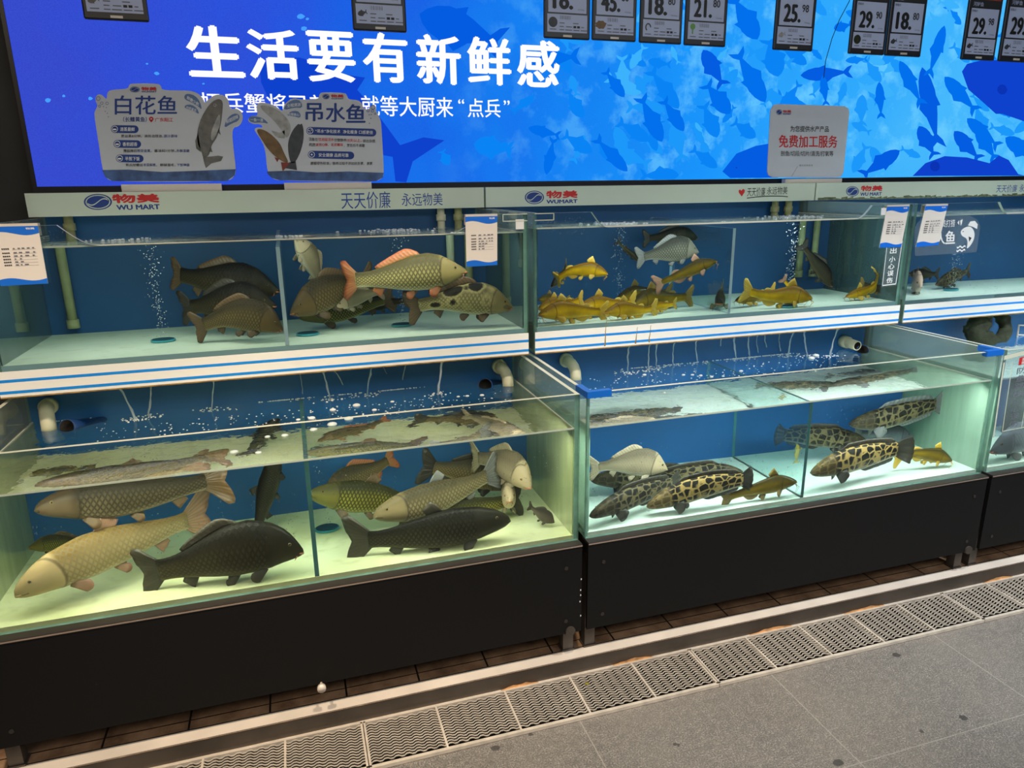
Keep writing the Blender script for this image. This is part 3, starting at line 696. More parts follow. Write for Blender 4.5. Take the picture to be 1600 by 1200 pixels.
for l, rr, foot, pr_, ct, nm, red, pm, lab in tagdefs:
    xl, xr = wY(l, foot, YT)[0], wY(rr, foot, YT)[0]; W = xr-xl; z0 = wY((l+rr)/2, foot+1, YT)[2]; Hh = W*1.86
    r = thing('price_tag', lab, 'price tag', ((xl+xr)/2, YT, z0), 'electronic price tags hanging before the screen')
    b = B(); box(b, xl, xr, YT, YT+.012, z0, z0+Hh); bevel_all(b, W*.03, 2); fr = obj('frame', b, M['tagframe'], r)
    U = lambda u: xl+W*u
    V = lambda v: z0+W*v
    def rect(bb, u0, u1, v0, v1, off, mi=0): quad(bb, [(U(u0), YT-off, V(v0)), (U(u1), YT-off, V(v0)), (U(u1), YT-off, V(v1)), (U(u0), YT-off, V(v1))], mi)
    def tx(bb, s, u0, u1, v0, v1, mi=0, bold=0.): text(bb, s, (U(u0), YT-.0012, V(v0)), (U(u1), YT-.0012, V(v0)), (U(u0), YT-.0012, V(v1)), mi, bold)
    b = B(); rect(b, .07, .93, .12, .45, .0006); rect(b, .09, .91, .48, 1.08, .0006); rect(b, .07, .93, 1.10, 1.26, .0006, 1); rect(b, .07, .93, 1.26, 1.80, .0006, 2 if red else 1)
    dp = obj('display', b, [M['tagpaper'], M['tagdark'], M['tagred']], r)
    b = B()
    if pr_: tx(b, pr_, .20, .60, .55, .88, 0, .05)
    if ct: tx(b, ct, .64, .80, .75, .89, 0, .02)
    tx(b, '零售价', .11, .27, 1.0, 1.05, 0, 0)
    tx(b, '元/500g', .72, .86, .53, .56, 1, 0)
    for k in range(13): rect(b, .34+k*.018+(k % 3)*.003, .345+k*.018+(k % 2)*.006, .355, .425, .0012, 1)
    for v, us in ((.29, ((.33, .44), (.62, .74))), (.225, ((.33, .42), (.47, .6), (.80, .86))), (.165, ((.33, .43), (.45, .6), (.63, .76), (.79, .93))), (.17, ((.12, .26),))):
        for a, c in us: rect(b, a, c, v-.008, v+.008, .0012, 1)
    rect(b, .63, .69, .205, .245, .0012, 0); rect(b, .71, .77, .205, .245, .0012, 0)
    obj('price_print', b, [M['tagblack'], M['ink_grey']], dp)
    if nm:
        b = B(); tx(b, nm, .12, .12+.1*len(nm), 1.12, 1.21, 0, .01)
        if red: tx(b, '鲜', .78, .9, 1.30, 1.42, 0, .01)
        obj('name_print', b, M['tagpaper'], dp)
    if red:
        b = B()
        for k in range(3): disc(b, (U(.30+.16*k), YT-.001, V(1.42)), W*.085, 14, 'y', .001)
        obj('promo_print', b, M['ink_navy'], dp)
    b = B()
    PT = lambda x, y: (U(x), YT-.0012, V(y))
    if 'round' in lab or 'oval' in lab: disc(b, (U(.19), YT-.001, V(.30)), W*.095, 20, 'y', .001)
    elif 'crab' in lab: b.faces.new([b.verts.new(PT(.19+.11*math.cos(k*.4)*(1+.25*(k % 2)), .29+.07*math.sin(k*.4)*(1+.2*(k % 2)))) for k in range(15)])
    elif 'eel' in lab:
        pr2 = None
        for k in range(14):
            a = k/13*4.2; R_ = .07; c = (PT(.17+R_*math.cos(a)+.02, .30+.08*math.sin(a)), PT(.17+.6*R_*math.cos(a)+.02, .30+.055*math.sin(a)))
            if pr2: quad(b, [pr2[0], c[0], c[1], pr2[1]])
            pr2 = c
    elif 'green' in lab: disc(b, (U(.18), YT-.001, V(.36)), W*.06, 14, 'y', .001); rect(b, .165, .195, .22, .34, .0012)
    else: flat_fish(b, lambda x, y: PT(x, y), (.10, .27), (.27, .32), .5)
    obj('fish_picture', b, M[pm], dp)
    b = B(); rect(b, .41, .60, .035, .075, .0008); obj('logo_plate', b, M['clip_w'], fr)
    b = B(); box(b, (xl+xr)/2-.012, (xl+xr)/2+.012, YT+.004, YT+.008, z0+Hh-.002, 2.593); obj('hanger_strip', b, M['steel_dull'], r)

# ------------------------------------------------------------------ standing boards on the fascia
YB = 1.085
def standee(label, outline, conv, base_px, extra):
    pts = [wY(*conv(*p), YB) for p in outline]; cx = sum(p[0] for p in pts)/len(pts)
    r = thing('standing_sign', label, 'sign', (cx, YB, 1.516), 'cut-out signs standing on the fascia boards')
    b = B(); plate(b, [tuple(p) for p in pts], .005); bo = obj('board', b, M['standee'], r)
    x0, x1, zt = base_px; b = B(); xa, xb = wY(x0, 289, YB)[0], wY(x1, 289, YB)[0]
    box(b, xa, xb, YB-.012, YB+.014, 1.5155, zt); obj('base_clip', b, M['clip_w'], r)
    extra(bo); return r
def smooth(pts, n=2):
    for _ in range(n):
        q = []
        for a, c in zip(pts, pts[1:]+pts[:1]): q += [(a[0]*.75+c[0]*.25, a[1]*.75+c[1]*.25), (a[0]*.25+c[0]*.75, a[1]*.25+c[1]*.75)]
        pts = q
    return pts
def ring(b, P, c, r0, r1, n=14, mi=0):
    for k in range(n):
        a0, a1 = 2*PI*k/n, 2*PI*(k+1)/n
        quad(b, [P(c[0]+r0*math.cos(a0), c[1]+r0*math.sin(a0)), P(c[0]+r0*math.cos(a1), c[1]+r0*math.sin(a1)), P(c[0]+r1*math.cos(a1), c[1]+r1*math.sin(a1)), P(c[0]+r1*math.cos(a0), c[1]+r1*math.sin(a0))], mi)
def pill(b, P, x0, x1, yc, h, sl=0., mi=0):
    pts = [(x0+h*math.cos(a), yc+h*math.sin(a)) for a in np.linspace(PI/2, 3*PI/2, 9)]+[(x1+h*math.cos(a), yc+sl+h*math.sin(a)) for a in np.linspace(-PI/2, PI/2, 9)]
    b.faces.new([b.verts.new(P(*p)) for p in pts]).material_index = mi
def stext(b, P, s, x0, x1, y0, y1, mi=0, bold=0., sl=0.): text(b, s, P(x0, y1), P(x1, y1+sl), P(x0-(y1-y0)*-.0, y0), mi, bold)
LAB = {0: 'x'}
def mk(conv, off): return lambda x, y: tuple(wY(*conv(x, y), YB-off))
c1 = lambda x, y: (140+x/6.667, 130+y/6.667)
o1 = smooth([(45, 320), (60, 280), (85, 230), (60, 190), (65, 130), (110, 110), (150, 140), (178, 175), (182, 100), (215, 68), (400, 60), (410, 20), (435, 2), (715, 2), (745, 30), (752, 72), (940, 75), (1060, 78), (1140, 110), (1185, 170), (1200, 210), (1255, 150), (1320, 118), (1400, 120), (1450, 180), (1460, 270), (1530, 262), (1590, 300), (1598, 380), (1560, 450), (1480, 465), (1500, 700), (1525, 880), (1515, 970), (1430, 1027), (240, 1027), (165, 985), (130, 880), (90, 600)])
def ex1(r):
    P = mk(c1, .001); P2 = mk(c1, .0016); P3 = mk(c1, .0022)
    b = B(); logo(b, P, 420, 522, 35, 96, 0, 0); stext(b, P, '白花鱼', 265, 908, 128, 326, 0, .012); stext(b, P, '（长鳍黄鱼）', 350, 595, 350, 402, 0, .015)
    stext(b, P, 'WUMART', 540, 697, 80, 97, 0, .03)
    for yc, t in ((477, '清蒸最鲜'), (632, '香煎超香'), (783, '半煎下饭')):
        d = (yc-477)*.17; pill(b, P, 262+d, 470+d, yc, 40, 3); b2 = None
    for s, x0, x1, y0 in (('原汁原味', 775, 915, 535), ('煎至金黄，', 497, 645, 688), ('外酥里嫩', 905, 1040, 688), ('冬菜焖煮，', 560, 700, 836), ('下饭神器', 908, 1040, 836)): stext(b, P, s, x0, x1, y0, y0+32, 0, .01)
    for c, q in (((90, 160), 22), ((127, 208), 16), ((182, 210), 16), ((104, 240), 13)): ring(b, P, c, q, q-4)
    for c in ((145, 245), (175, 255), (162, 293), (184, 314), (195, 350)): ring(b, P, c, 5, 1, 8)
    obj('blue_print', b, M['ink_navy'], r)
    b = B(); stext(b, P, '物美', 540, 697, 40, 76, 0, .03); stext(b, P, '广东阳江', 682, 868, 360, 402, 0, .015)
    ring(b, P, (642, 372), 24, 9, 14); b.faces.new([b.verts.new(P(*q)) for q in ((624, 388), (660, 388), (642, 408))]); obj('red_print', b, M['ink_red'], r)
    b = B()
    for yc, t in ((477, '清蒸最鲜'), (632, '香煎超香'), (783, '半煎下饭')):
        d = (yc-477)*.17; ring(b, P2, (262+d, yc), 33, 27); stext(b, P2, t, 318+d, 470+d, yc-18, yc+24, 0, .015); pill(b, P2, 250+d, 272+d, yc+4, 8)
    obj('white_print', b, M['ink_white'], r)
    b = B()
    for s, x0, x1, y0 in (('葱丝蒸8分钟，淋热油豉油，', 328, 765, 535), ('薄盐腌后', 352, 492, 688), ('酱油焖1分钟，', 675, 895, 688), ('煎后加姜丝', 378, 555, 836), ('鲜掉眉毛，', 735, 895, 836)): stext(b, P, s, x0, x1, y0, y0+32, 0, .006)
    obj('black_print', b, M['ink_black'], r)
    b = B()
    for pts in ([(985, 165), (990, 120), (1030, 108), (1100, 130), (1150, 190), (1172, 280), (1130, 240), (1060, 200)], [(985, 260), (1000, 225), (1060, 222), (1120, 260), (1145, 328), (1090, 290)], [(1400, 470), (1420, 390), (1470, 330), (1530, 312), (1568, 340), (1550, 395), (1480, 420)]):
        b.faces.new([b.verts.new(P(*q)) for q in smooth(pts, 1)])
    obj('leaf_tags', b, M['leaf_tag'], r)
    b = B(); text(b, '鲜嫩少刺', P2(1010, 165), P2(1130, 238), P2(1020, 130), 0, .01); text(b, '肉质紧实', P2(1005, 265), P2(1110, 300), P2(1010, 235), 0, .01); text(b, '鲜甜回味', P2(1425, 425), P2(1550, 365), P2(1418, 385), 0, .01)
    obj('leaf_lettering', b, M['ink_white'], r)
    b = B(); b.faces.new([b.verts.new(P(*q)) for q in [(128, 905), (400, 900), (760, 925), (1050, 915), (1300, 905), (1522, 895), (1510, 960), (1430, 1020), (240, 1020), (165, 980)]]); obj('sea_print', b, M['standee_sea'], r)
    b = B()
    body = smooth([(1340, 158), (1390, 185), (1385, 290), (1370, 420), (1330, 560), (1265, 650), (1245, 760), (1180, 780), (1170, 720), (1125, 640), (1118, 520), (1150, 390), (1200, 290), (1265, 200)], 2)
    b.faces.new([b.verts.new(P2(*q)) for q in body])
    b.faces.new([b.verts.new(P2(*q)) for q in [(1180, 770), (1250, 765), (1340, 755), (1392, 765), (1370, 810), (1270, 835), (1212, 885), (1195, 840)]])
    for q3 in ([(1130, 520), (1100, 600), (1110, 680), (1160, 720)], [(1345, 455), (1368, 540), (1330, 510)], [(1262, 660), (1282, 720), (1245, 710)]): b.faces.new([b.verts.new(P2(*q)) for q in q3])
    obj('fish_print', b, M['fishgrey'], r)
    b = B(); b.faces.new([b.verts.new(P3(*q)) for q in smooth([(1355, 300), (1365, 420), (1320, 540), (1268, 620), (1262, 520), (1300, 420)], 2)]); ring(b, P3, (1305, 228), 17, 10); obj('fish_belly_print', b, M['fishlight'], r)
s1 = standee('cut-out board headed 白花鱼 with a leaping grey fish, left of the two fish signs', o1, c1, (190, 346, 1.541), ex1)
c2 = lambda x, y: (380+x/6.957, 140+y/6.957)
o2 = smooth([(145, 200), (150, 160), (185, 138), (290, 150), (380, 200), (432, 240), (440, 165), (500, 112), (560, 88), (620, 110), (820, 106), (828, 50), (855, 27), (1100, 33), (1130, 60), (1140, 108), (1255, 113), (1290, 150), (1300, 195), (1360, 225), (1395, 165), (1440, 175), (1447, 240), (1480, 300), (1500, 350), (1515, 600), (1530, 900), (1520, 960), (1440, 1003), (400, 992), (310, 965), (262, 900), (240, 640), (190, 540), (140, 470), (118, 430), (150, 408), (215, 415), (195, 377), (110, 375), (58, 350), (52, 318), (90, 282), (160, 290)], 2)
def ex2(r):
    P = mk(c2, .001); P2 = mk(c2, .0016); P3 = mk(c2, .0022)
    b = B(); logo(b, P, 862, 938, 48, 103, 0, 0); stext(b, P, 'WUMART', 955, 1090, 92, 105, 0, .03)
    for c, x0, x1, y0, y1 in (('吊', 682, 862, 148, 340), ('水', 900, 1105, 148, 350), ('鱼', 1120, 1325, 160, 358)): stext(b, P, c, x0, x1, y0, y1, 0, .02)
    pill(b, P, 728, 1405, 448, 42, 20); pill(b, P, 745, 1165, 706, 42, 10)
    for c, q in (((1412, 190), 26), ((1357, 230), 16), ((1405, 232), 16), ((1435, 262), 12)): ring(b, P, c, q, q-5)
    for c in ((1370, 275), (1392, 272), (1388, 313), (1372, 366)): ring(b, P, c, 6, 1, 8)
    obj('blue_print', b, M['ink_navy'], r)
    b = B(); stext(b, P, '物美', 955, 1090, 54, 86, 0, .03)
    for s, x0, x1, y0 in (('饮用级活水', 818, 985, 525), ('15天以上，', 1128, 1285, 535), ('紧实Q弹、无泥腥味', 790, 1085, 582)): stext(b, P, s, x0, x1, y0, y0+36, 0, .012)
    obj('red_print', b, M['ink_red'], r)
    b = B(); ring(b, P2, (728, 448), 34, 28); ring(b, P2, (745, 706), 34, 28); ring(b, P2, (716, 445), 7, 1, 8); ring(b, P2, (740, 440), 6, 1, 8); ring(b, P2, (728, 462), 6, 1, 8); ring(b, P2, (745, 706), 10, 1, 8)
    text(b, '“吊水”净化技术', P2(785, 470), P2(1055, 476), P2(785, 430), 0, .012); text(b, '净化瘦身 口感更佳', P2(1085, 478), P2(1410, 486), P2(1085, 438), 0, .012); text(b, '安全健康 品质可靠', P2(820, 730), P2(1145, 734), P2(820, 690), 0, .012)
    obj('white_print', b, M['ink_white'], r)
    b = B()
    for s, x0, x1, y0 in (('活鱼在', 715, 810, 522), ('空腹静养', 990, 1122, 530), ('排出杂质', 1300, 1435, 540), ('肉质', 718, 785, 580), ('，烹饪后不易散', 1095, 1322, 588), ('遵循绿色标准，暂养过程不添加抗生素、激素', 730, 1405, 783)): stext(b, P, s, x0, x1, y0, y0+36, 0, .004, 2)
    obj('black_print', b, M['ink_black'], r)
    b = B()
    for pts in ([(435, 225), (465, 160), (530, 115), (600, 108), (638, 150), (640, 200), (560, 195)], [(465, 280), (520, 235), (590, 230), (625, 265), (620, 310), (550, 290)], [(55, 320), (80, 288), (170, 295), (230, 320), (280, 375), (220, 358), (90, 360)]):
        b.faces.new([b.verts.new(P(*q)) for q in smooth(pts, 1)])
    obj('leaf_tags', b, M['leaf_tag'], r)
    b = B(); text(b, '全程溯源', P2(475, 195), P2(625, 182), P2(475, 155), 0, .01); text(b, '吃得放心', P2(485, 280), P2(610, 290), P2(485, 250), 0, .01); text(b, '一鱼一池', P2(80, 345), P2(215, 350), P2(80, 308), 0, .01); obj('leaf_lettering', b, M['ink_white'], r)
    b = B(); b.faces.new([b.verts.new(P(*q)) for q in [(256, 890), (520, 880), (800, 900), (1150, 890), (1528, 905), (1518, 955), (1440, 997), (400, 986), (310, 960), (270, 920)]]); obj('sea_print', b, M['standee_sea'], r)
    b = B(); b.faces.new([b.verts.new(P2(*q)) for q in smooth([(180, 172), (260, 170), (380, 220), (480, 310), (520, 400), (510, 480), (470, 535), (440, 480), (400, 420), (340, 340), (250, 260), (200, 210)], 2)])
    b.faces.new([b.verts.new(P2(*q)) for q in [(450, 440), (455, 530), (380, 525), (345, 505), (305, 445), (400, 470)]]); obj('grey_fish_print', b, M['fishlight'], r)
    b = B(); b.faces.new([b.verts.new(P2(*q)) for q in smooth([(145, 428), (210, 430), (300, 480), (400, 580), (440, 680), (500, 800), (440, 790), (350, 730), (260, 640), (200, 540), (160, 480)], 2)]); obj('brown_fish_print', b, M['fishbrown'], r)
    b = B(); b.faces.new([b.verts.new(P2(*q)) for q in smooth([(600, 365), (615, 385), (640, 362), (660, 450), (655, 560), (620, 690), (560, 800), (515, 800), (490, 690), (485, 570), (530, 450)], 2)]); b.faces.new([b.verts.new(P2(*q)) for q in [(500, 790), (570, 780), (585, 875), (460, 855)]]); obj('dark_fish_print', b, M['fishdark'], r)
    b = B(); b.faces.new([b.verts.new(P3(*q)) for q in [(410, 790), (510, 795), (455, 860), (430, 890)]]); b.faces.new([b.verts.new(P3(*q)) for q in [(340, 735), (390, 750), (370, 790)]]); obj('red_fin_print', b, M['redfin'], r)
s2 = standee('cut-out board headed 吊水鱼 with three printed fish, right of the two fish signs', o2, c2, (444, 580, 1.541), ex2)
o3 = [(1199, 268), (1204, 172), (1209, 164), (1215, 162.5), (1320, 166), (1326, 170), (1327, 176), (1318, 268), (1314, 276), (1306, 277.5), (1207, 277), (1201, 274)]
def ex3(r):
    idn = lambda x, y: (x, y); P = mk(idn, .001)
    b = B(); logo(b, P, 1213, 1222, 171, 179.5, 0, 0); stext(b, P, 'WUMART', 1223, 1236, 176.8, 179.3, 0, .03); obj('blue_print', b, M['ink_navy'], r)
    b = B(); stext(b, P, '物美', 1223.5, 1236, 172, 176.3, 0, .03); stext(b, P, '免费加工服务', 1217, 1308, 211, 230.5, 0, .02, .3); obj('red_print', b, M['ink_red'], r)
    b = B(); stext(b, P, '为您提供水产产品', 1235, 1295, 196.5, 206, 0, .012, .3); stext(b, P, '剖鱼/切段/切片/清洗/打氧等', 1220, 1302, 235.5, 244, 0, .006, .3); obj('black_print', b, M['ink_black'], r)
    b = B(); stext(b, P, '图文仅供参考', 1249, 1270, 257, 260, 0, 0); quad(b, [P(1246, 260), P(1246.6, 260), P(1237, 276), P(1236.4, 276)]); obj('grey_print', b, M['ink_grey'], r)
s3 = standee('plain white rounded board with red 免费加工服务 lettering, standing alone on the right', o3, lambda x, y: (x, y), (1224, 1312, 1.534), ex3)

# ------------------------------------------------------------------ cards, stickers and plaques on the upper glass
YC = YU-.0045
def info_card(tl, tr, br, bl, label, extra_line=False):
    q = Quad(tl, tr, br, bl, YC); c = q.at(.5, 1); r = thing('info_card', label, 'card', tuple(c), 'info cards hooked over the upper tanks')
    b = B(); N = 12
    plate(b, [q.at(0, 0), q.at(0, 1), q.at(1, 1), q.at(1, 0)], .002); cdo = obj('card', b, M['paper'], r)
    b = B(); q.poly(b, [(0, 0), (1, 0)]+[(1-k/N, .13+.035*math.sin((1-k/N)*2*PI*.9+3.6)) for k in range(N+1)], .0006); q.poly(b, [(0, 1)]+[(k/N, .905+.03*math.sin(k/N*2*PI*.95+3.4)) for k in range(N+1)]+[(1, 1)], .0006); obj('blue_waves', b, M['cardblue'], cdo)
    b = B(); a0, a1 = q.at(0, 0), q.at(1, 0); zt = max(a0.z, a1.z)
    box(b, a0.x, a1.x, YC-.001, YC+.02, zt-.003, zt+.004); box(b, a0.x, a1.x, YC+.018, YC+.02, zt-.03, zt+.004); obj('hook', b, M['clip_w'], r)
    b = B(); q.text(b, '物美', .74, .92, .04, .075, .0012, 1, .02); rnd = random.Random(int(tl[0]))
    rows = [.37, .44, .495, .545, .595, .645]
    for v in rows:
        for k in range(4): q.rect(b, .17+k*.04, .20+k*.04, v, v+.022, .0012, 0)
        q.rect(b, .38, .88, v+.026, v+.029, .0012, 2); u = .40
        while u < (.82 if v < .5 else .6): wd = rnd.uniform(.03, .09); q.rect(b, u, u+wd, v, v+.018, .0012, 2); u += wd+rnd.uniform(.02, .08)
    obj('card_print', b, [M['ink_black'], M['ink_white'], M['ink_grey']], cdo)
info_card((-18, 354), (59, 351), (75, 443), (1, 447), 'white info card with blue waves hooked on the glass at the far left')
info_card((727, 338), (777, 336), (777, 414), (729, 417), 'white info card hooked on the right end of the left upper tank')
info_card((1386, 323), (1421, 321), (1408, 386), (1374, 387), 'white info card on the right end of the middle upper tank, above a vertical sticker')
info_card((1446, 322), (1481, 320), (1466, 383), (1431, 386), 'white info card overlapping the clear fish sign on the right upper tank')
# small white code-less label plates and acrylic corner rails
for (a, c_, lab) in (((806, 343), (819, 358), 'blank white square label near the left tank corner on the upper glass'), ((1378, 325), (1386, 336), 'blank white square label half hidden behind the card on the middle upper tank')):
    p0, p1 = wY(*a, YC+.001), wY(*c_, YC+.001); b = B(); box(b, p0[0], p1[0], YC+.002, YC+.0042, p1[2], p0[2]); tag(obj('label_plate', b, M['ink_white']), lab, 'label')
# clear plaque with a fish drawing
r = thing('clear_plaque', 'clear rounded plaque with a white fish drawing on the right upper tank', 'plaque', tuple(wY(1480, 395, YU)))
q = Quad((1428, 336), (1535, 333), (1526, 394), (1430, 400), YU-.003)
b = B(); plate(b, [q.at(u, v) for u, v in smooth([(0, 0), (0, .90), (.0, 1), (.06, 1), (.94, 1), (1, 1), (1, .9), (1, 0)], 2)], .002); obj('plate', b, M['clear'], r)
b = B(); q.text(b, '员打捞', .40, .60, .14, .32, .0008, 0, .01); q.text(b, '鱼', .47, .62, .42, .74, .0008, 0, .03); q.text(b, '人', .33, .46, .46, .74, .0008, 0, .03)
PQ = lambda x, y: q.at(x, y, .0008)
for pts in ([(.635, .22), (.66, .16), (.665, .28)], [(.675, .17), (.71, .14), (.705, .24), (.69, .30)]): q.poly(b, pts, .0008)
for v in (.84, .93):
    pr2 = None
    for k in range(13):
        u = .66+.14*k/12; c = (PQ(u, v-.02+.02*math.sin(k*1.05)), PQ(u, v+.02+.02*math.sin(k*1.05)))
        if pr2: quad(b, [pr2[0], c[0], c[1], pr2[1]])
        pr2 = c
q.poly(b, smooth([(.70, .42), (.76, .34), (.84, .32), (.91, .44), (.93, .62), (.89, .80), (.82, .92), (.83, .74), (.80, .62), (.74, .58), (.70, .50)], 2), .0008)
q.poly(b, [(.80, .30), (.83, .20), (.90, .19), (.95, .28), (.95, .40), (.88, .34)], .0008)
obj('white_print', b, M['ink_white'], r)
b = B(); ring(b, lambda x, y: q.at(x, y, .0012), (.735, .45), .012, .002, 8); q.poly(b, [(.83, .58), (.88, .62), (.85, .72)], .0012); obj('fish_eye_and_fin', b, M['tagframe'], r)
# vertical warning sticker
r = thing('warning_sticker', 'narrow vertical sticker reading 小心误伤 below a card on the middle upper tank', 'sticker', tuple(wY(1394, 440, YU)))
q = Quad((1386, 370), (1413, 368), (1401, 446), (1377, 449), YU-.001)
b = B(); plate(b, [q.at(0, 0), q.at(0, 1), q.at(1, 1), q.at(1, 0)], .0008); obj('film', b, M['clear'], r)
b = B()
for ch, v in (('出', .29), ('小', .46), ('心', .60), ('误', .74), ('伤', .88)): q.text(b, ch, .28, .66, v-.06, v+.05, .0006, 0, .02)
for u0, u1, v0, v1 in ((.04, .07, .1, .96), (.90, .94, .1, .96), (.06, .92, .955, .975)): q.rect(b, u0, u1, v0, v1, .0006)
obj('white_print', b, M['ink_white'], r)
# plaque on the right lower tank
r = thing('warning_plaque', 'clear warning plaque with red seal and vertical lettering on the right lower tank', 'plaque', tuple(wY(1590, 680, 0)))
q = Quad((1569, 556), (1640, 538), (1616, 672), (1551, 684), -.004)
b = B(); plate(b, [q.at(u, v) for u, v in smooth([(0, .06), (0, .95), (.02, 1), (1, 1), (1, 0), (.10, 0), (.03, .02)], 1)], .003); obj('plate', b, M['clear'], r)
b = B()
for u0, u1, v0, v1 in ((.0, .03, .08, 1), (.0, 1, .0, .05), (.2, .215, .1, .95), (.2, .9, .935, .945), (.66, .675, .1, .95)): q.rect(b, u0, u1, v0, v1, .0008)
obj('frame_lines', b, M['rim'], r)
b = B()
for k, ch in enumerate('防鱼跳出小心误伤'): q.text(b, ch, .34, .56, .19+k*.092, .265+k*.092, .0008, 0, .01)
obj('lettering', b, M['ink_grey'], r)
b = B(); q.rect(b, .35, .62, .07, .16, .0008); obj('red_seal', b, M['ink_red'], r)
b = B(); q.text(b, '温馨', .41, .56, .08, .113, .0014, 0, .01); q.text(b, '提示', .41, .56, .12, .153, .0014, 0, .01); obj('seal_lettering', b, M['ink_white'], r)

# ------------------------------------------------------------------ fish
def mat_skin(name, back, side, belly, rows=(30, 11), scale=.6, line=(.25, .22, .15), blotch=None, rough=.4, headcol=None, mottle=.25, bandcol=None):
    t = NT(name); uv = t.n('TexCoord').outputs['UV']; sep = t.n('SeparateXYZ', {0: uv}); u, v = sep.outputs[0], sep.outputs[1]
    p = t.n('BsdfPrincipled', {'Roughness': rough, 'Specular IOR Level': .2})
    co = t.coord(); nz = t.noise(30., 5, co, .6)
    vv = t.math('ADD', v, t.math('MULTIPLY', t.math('SUBTRACT', nz, .5), .12))
    c = t.ramp(vv, [(.0, back), (.26, back), (.46, side), (.68, side), (.86, belly), (1., belly)])
    c = t.mix(t.math('MULTIPLY', t.ramp(t.noise(12., 4, co), [(.4, (0,)*3), (.7, (1,)*3)]), mottle), c, tuple(x*.45 for x in back[:3])+(1,))
    body = t.ramp(u, [(.225, (0,)*3), (.25, (1,)*3)])
    if scale:
        a = t.math('MULTIPLY', u, rows[0]); b_ = t.math('MULTIPLY', v, rows[1])
        f1 = t.math('ABSOLUTE', t.math('SUBTRACT', t.math('FRACT', t.math('ADD', a, b_)), .5))
        f2 = t.math('ABSOLUTE', t.math('SUBTRACT', t.math('FRACT', t.math('SUBTRACT', a, b_)), .5))
        e = t.math('MINIMUM', f1, f2)                                   # 0 on the net of scale edges
        net = t.ramp(e, [(.0, (1,)*3), (.12, (.9,)*3), (.27, (0,)*3)])
        net = t.math('MULTIPLY', t.math('MULTIPLY', net, body), scale)
        net = t.math('MULTIPLY', net, t.ramp(v, [(.7, (1,)*3), (.92, (.15,)*3)]))
        c = t.mix(net, c, (*line, 1))
        t.set(p, 'Normal', t.n('Bump', {'Height': t.math('MULTIPLY', t.math('MINIMUM', e, .25), body), 'Strength': .35, 'Distance': .006}).outputs[0])
    if blotch:
        mp = t.n('Mapping', {'Vector': uv, 'Scale': (blotch[1], blotch[2], 1)})
        vo = t.n('TexVoronoi', {'Vector': mp.outputs[0], 'Scale': 1., 'Randomness': .55})
        if len(blotch) > 4: vo.feature = 'DISTANCE_TO_EDGE'
        d = t.math('ADD', vo.outputs['Distance'], t.math('MULTIPLY', t.math('SUBTRACT', nz, .5), .35))
        k = t.math('MULTIPLY', t.ramp(d, [(.40, (1,)*3), (.47, (0,)*3)]), t.ramp(v, [(.66, (1,)*3), (.8, (0,)*3)]))
        k2 = t.math('MULTIPLY', t.ramp(d, [(.43, (0,)*3), (.50, (1,)*3), (.60, (.3,)*3)]), t.ramp(v, [(.7, (1,)*3), (.85, (.2,)*3)]))
        if len(blotch) > 4:
            dd = t.math('ADD', vo.outputs['Distance'], t.math('MULTIPLY', t.math('SUBTRACT', nz, .5), .34)); lo = t.ramp(v, [(.70, (1,)*3), (.88, (.12,)*3)])
            k = t.math('MULTIPLY', t.ramp(dd, [(.07, (0,)*3), (.15, (1,)*3)]), lo); k2 = t.math('MULTIPLY', t.ramp(dd, [(.05, (1,)*3), (.12, (0,)*3)]), lo)
        c = t.mix(k, c, blotch[0]); c = t.mix(t.math('MULTIPLY', k2, .7), c, blotch[3])
    if headcol: c = t.mix(t.math('MULTIPLY', t.math('SUBTRACT', 1., body), .7), c, headcol)
    # gill cover edge and mouth line
    gl = t.math('ABSOLUTE', t.math('SUBTRACT', u, t.math('SUBTRACT', .245, t.math('MULTIPLY', t.math('POWER', t.math('SUBTRACT', v, .5), 2.), .25))))
    c = t.mix(t.math('MULTIPLY', t.ramp(gl, [(.004, (1,)*3), (.012, (0,)*3)]), .55), c, (.02, .015, .01, 1))
    mo = t.math('MULTIPLY', t.math('LESS_THAN', t.math('ABSOLUTE', t.math('SUBTRACT', v, .60)), .025), t.math('LESS_THAN', u, .055))
    c = t.mix(t.math('MULTIPLY', mo, .7), c, (.05, .02, .015, 1))
    t.set(p, 'Base Color', c); return t.surf(p)
def mat_fin(name, c0, c1, alpha=.92):
    t = NT(name); uv = t.n('TexCoord').outputs['UV']; sep = t.n('SeparateXYZ', {0: uv})
    st = t.math('ADD', .5, t.math('MULTIPLY', t.math('SINE', t.math('MULTIPLY', sep.outputs[0], 75.)), .5))
    c = t.mix(sep.outputs[1], c0, c1); c = t.mix(t.math('MULTIPLY', st, .45), c, tuple(x*.35 for x in c0[:3])+(1,))
    p = t.n('BsdfPrincipled', {'Base Color': c, 'Roughness': .4, 'Alpha': alpha})
    t.set(p, 'Normal', t.n('Bump', {'Height': st, 'Strength': .3, 'Distance': .002}).outputs[0]); return t.surf(p)
R_ = srgb
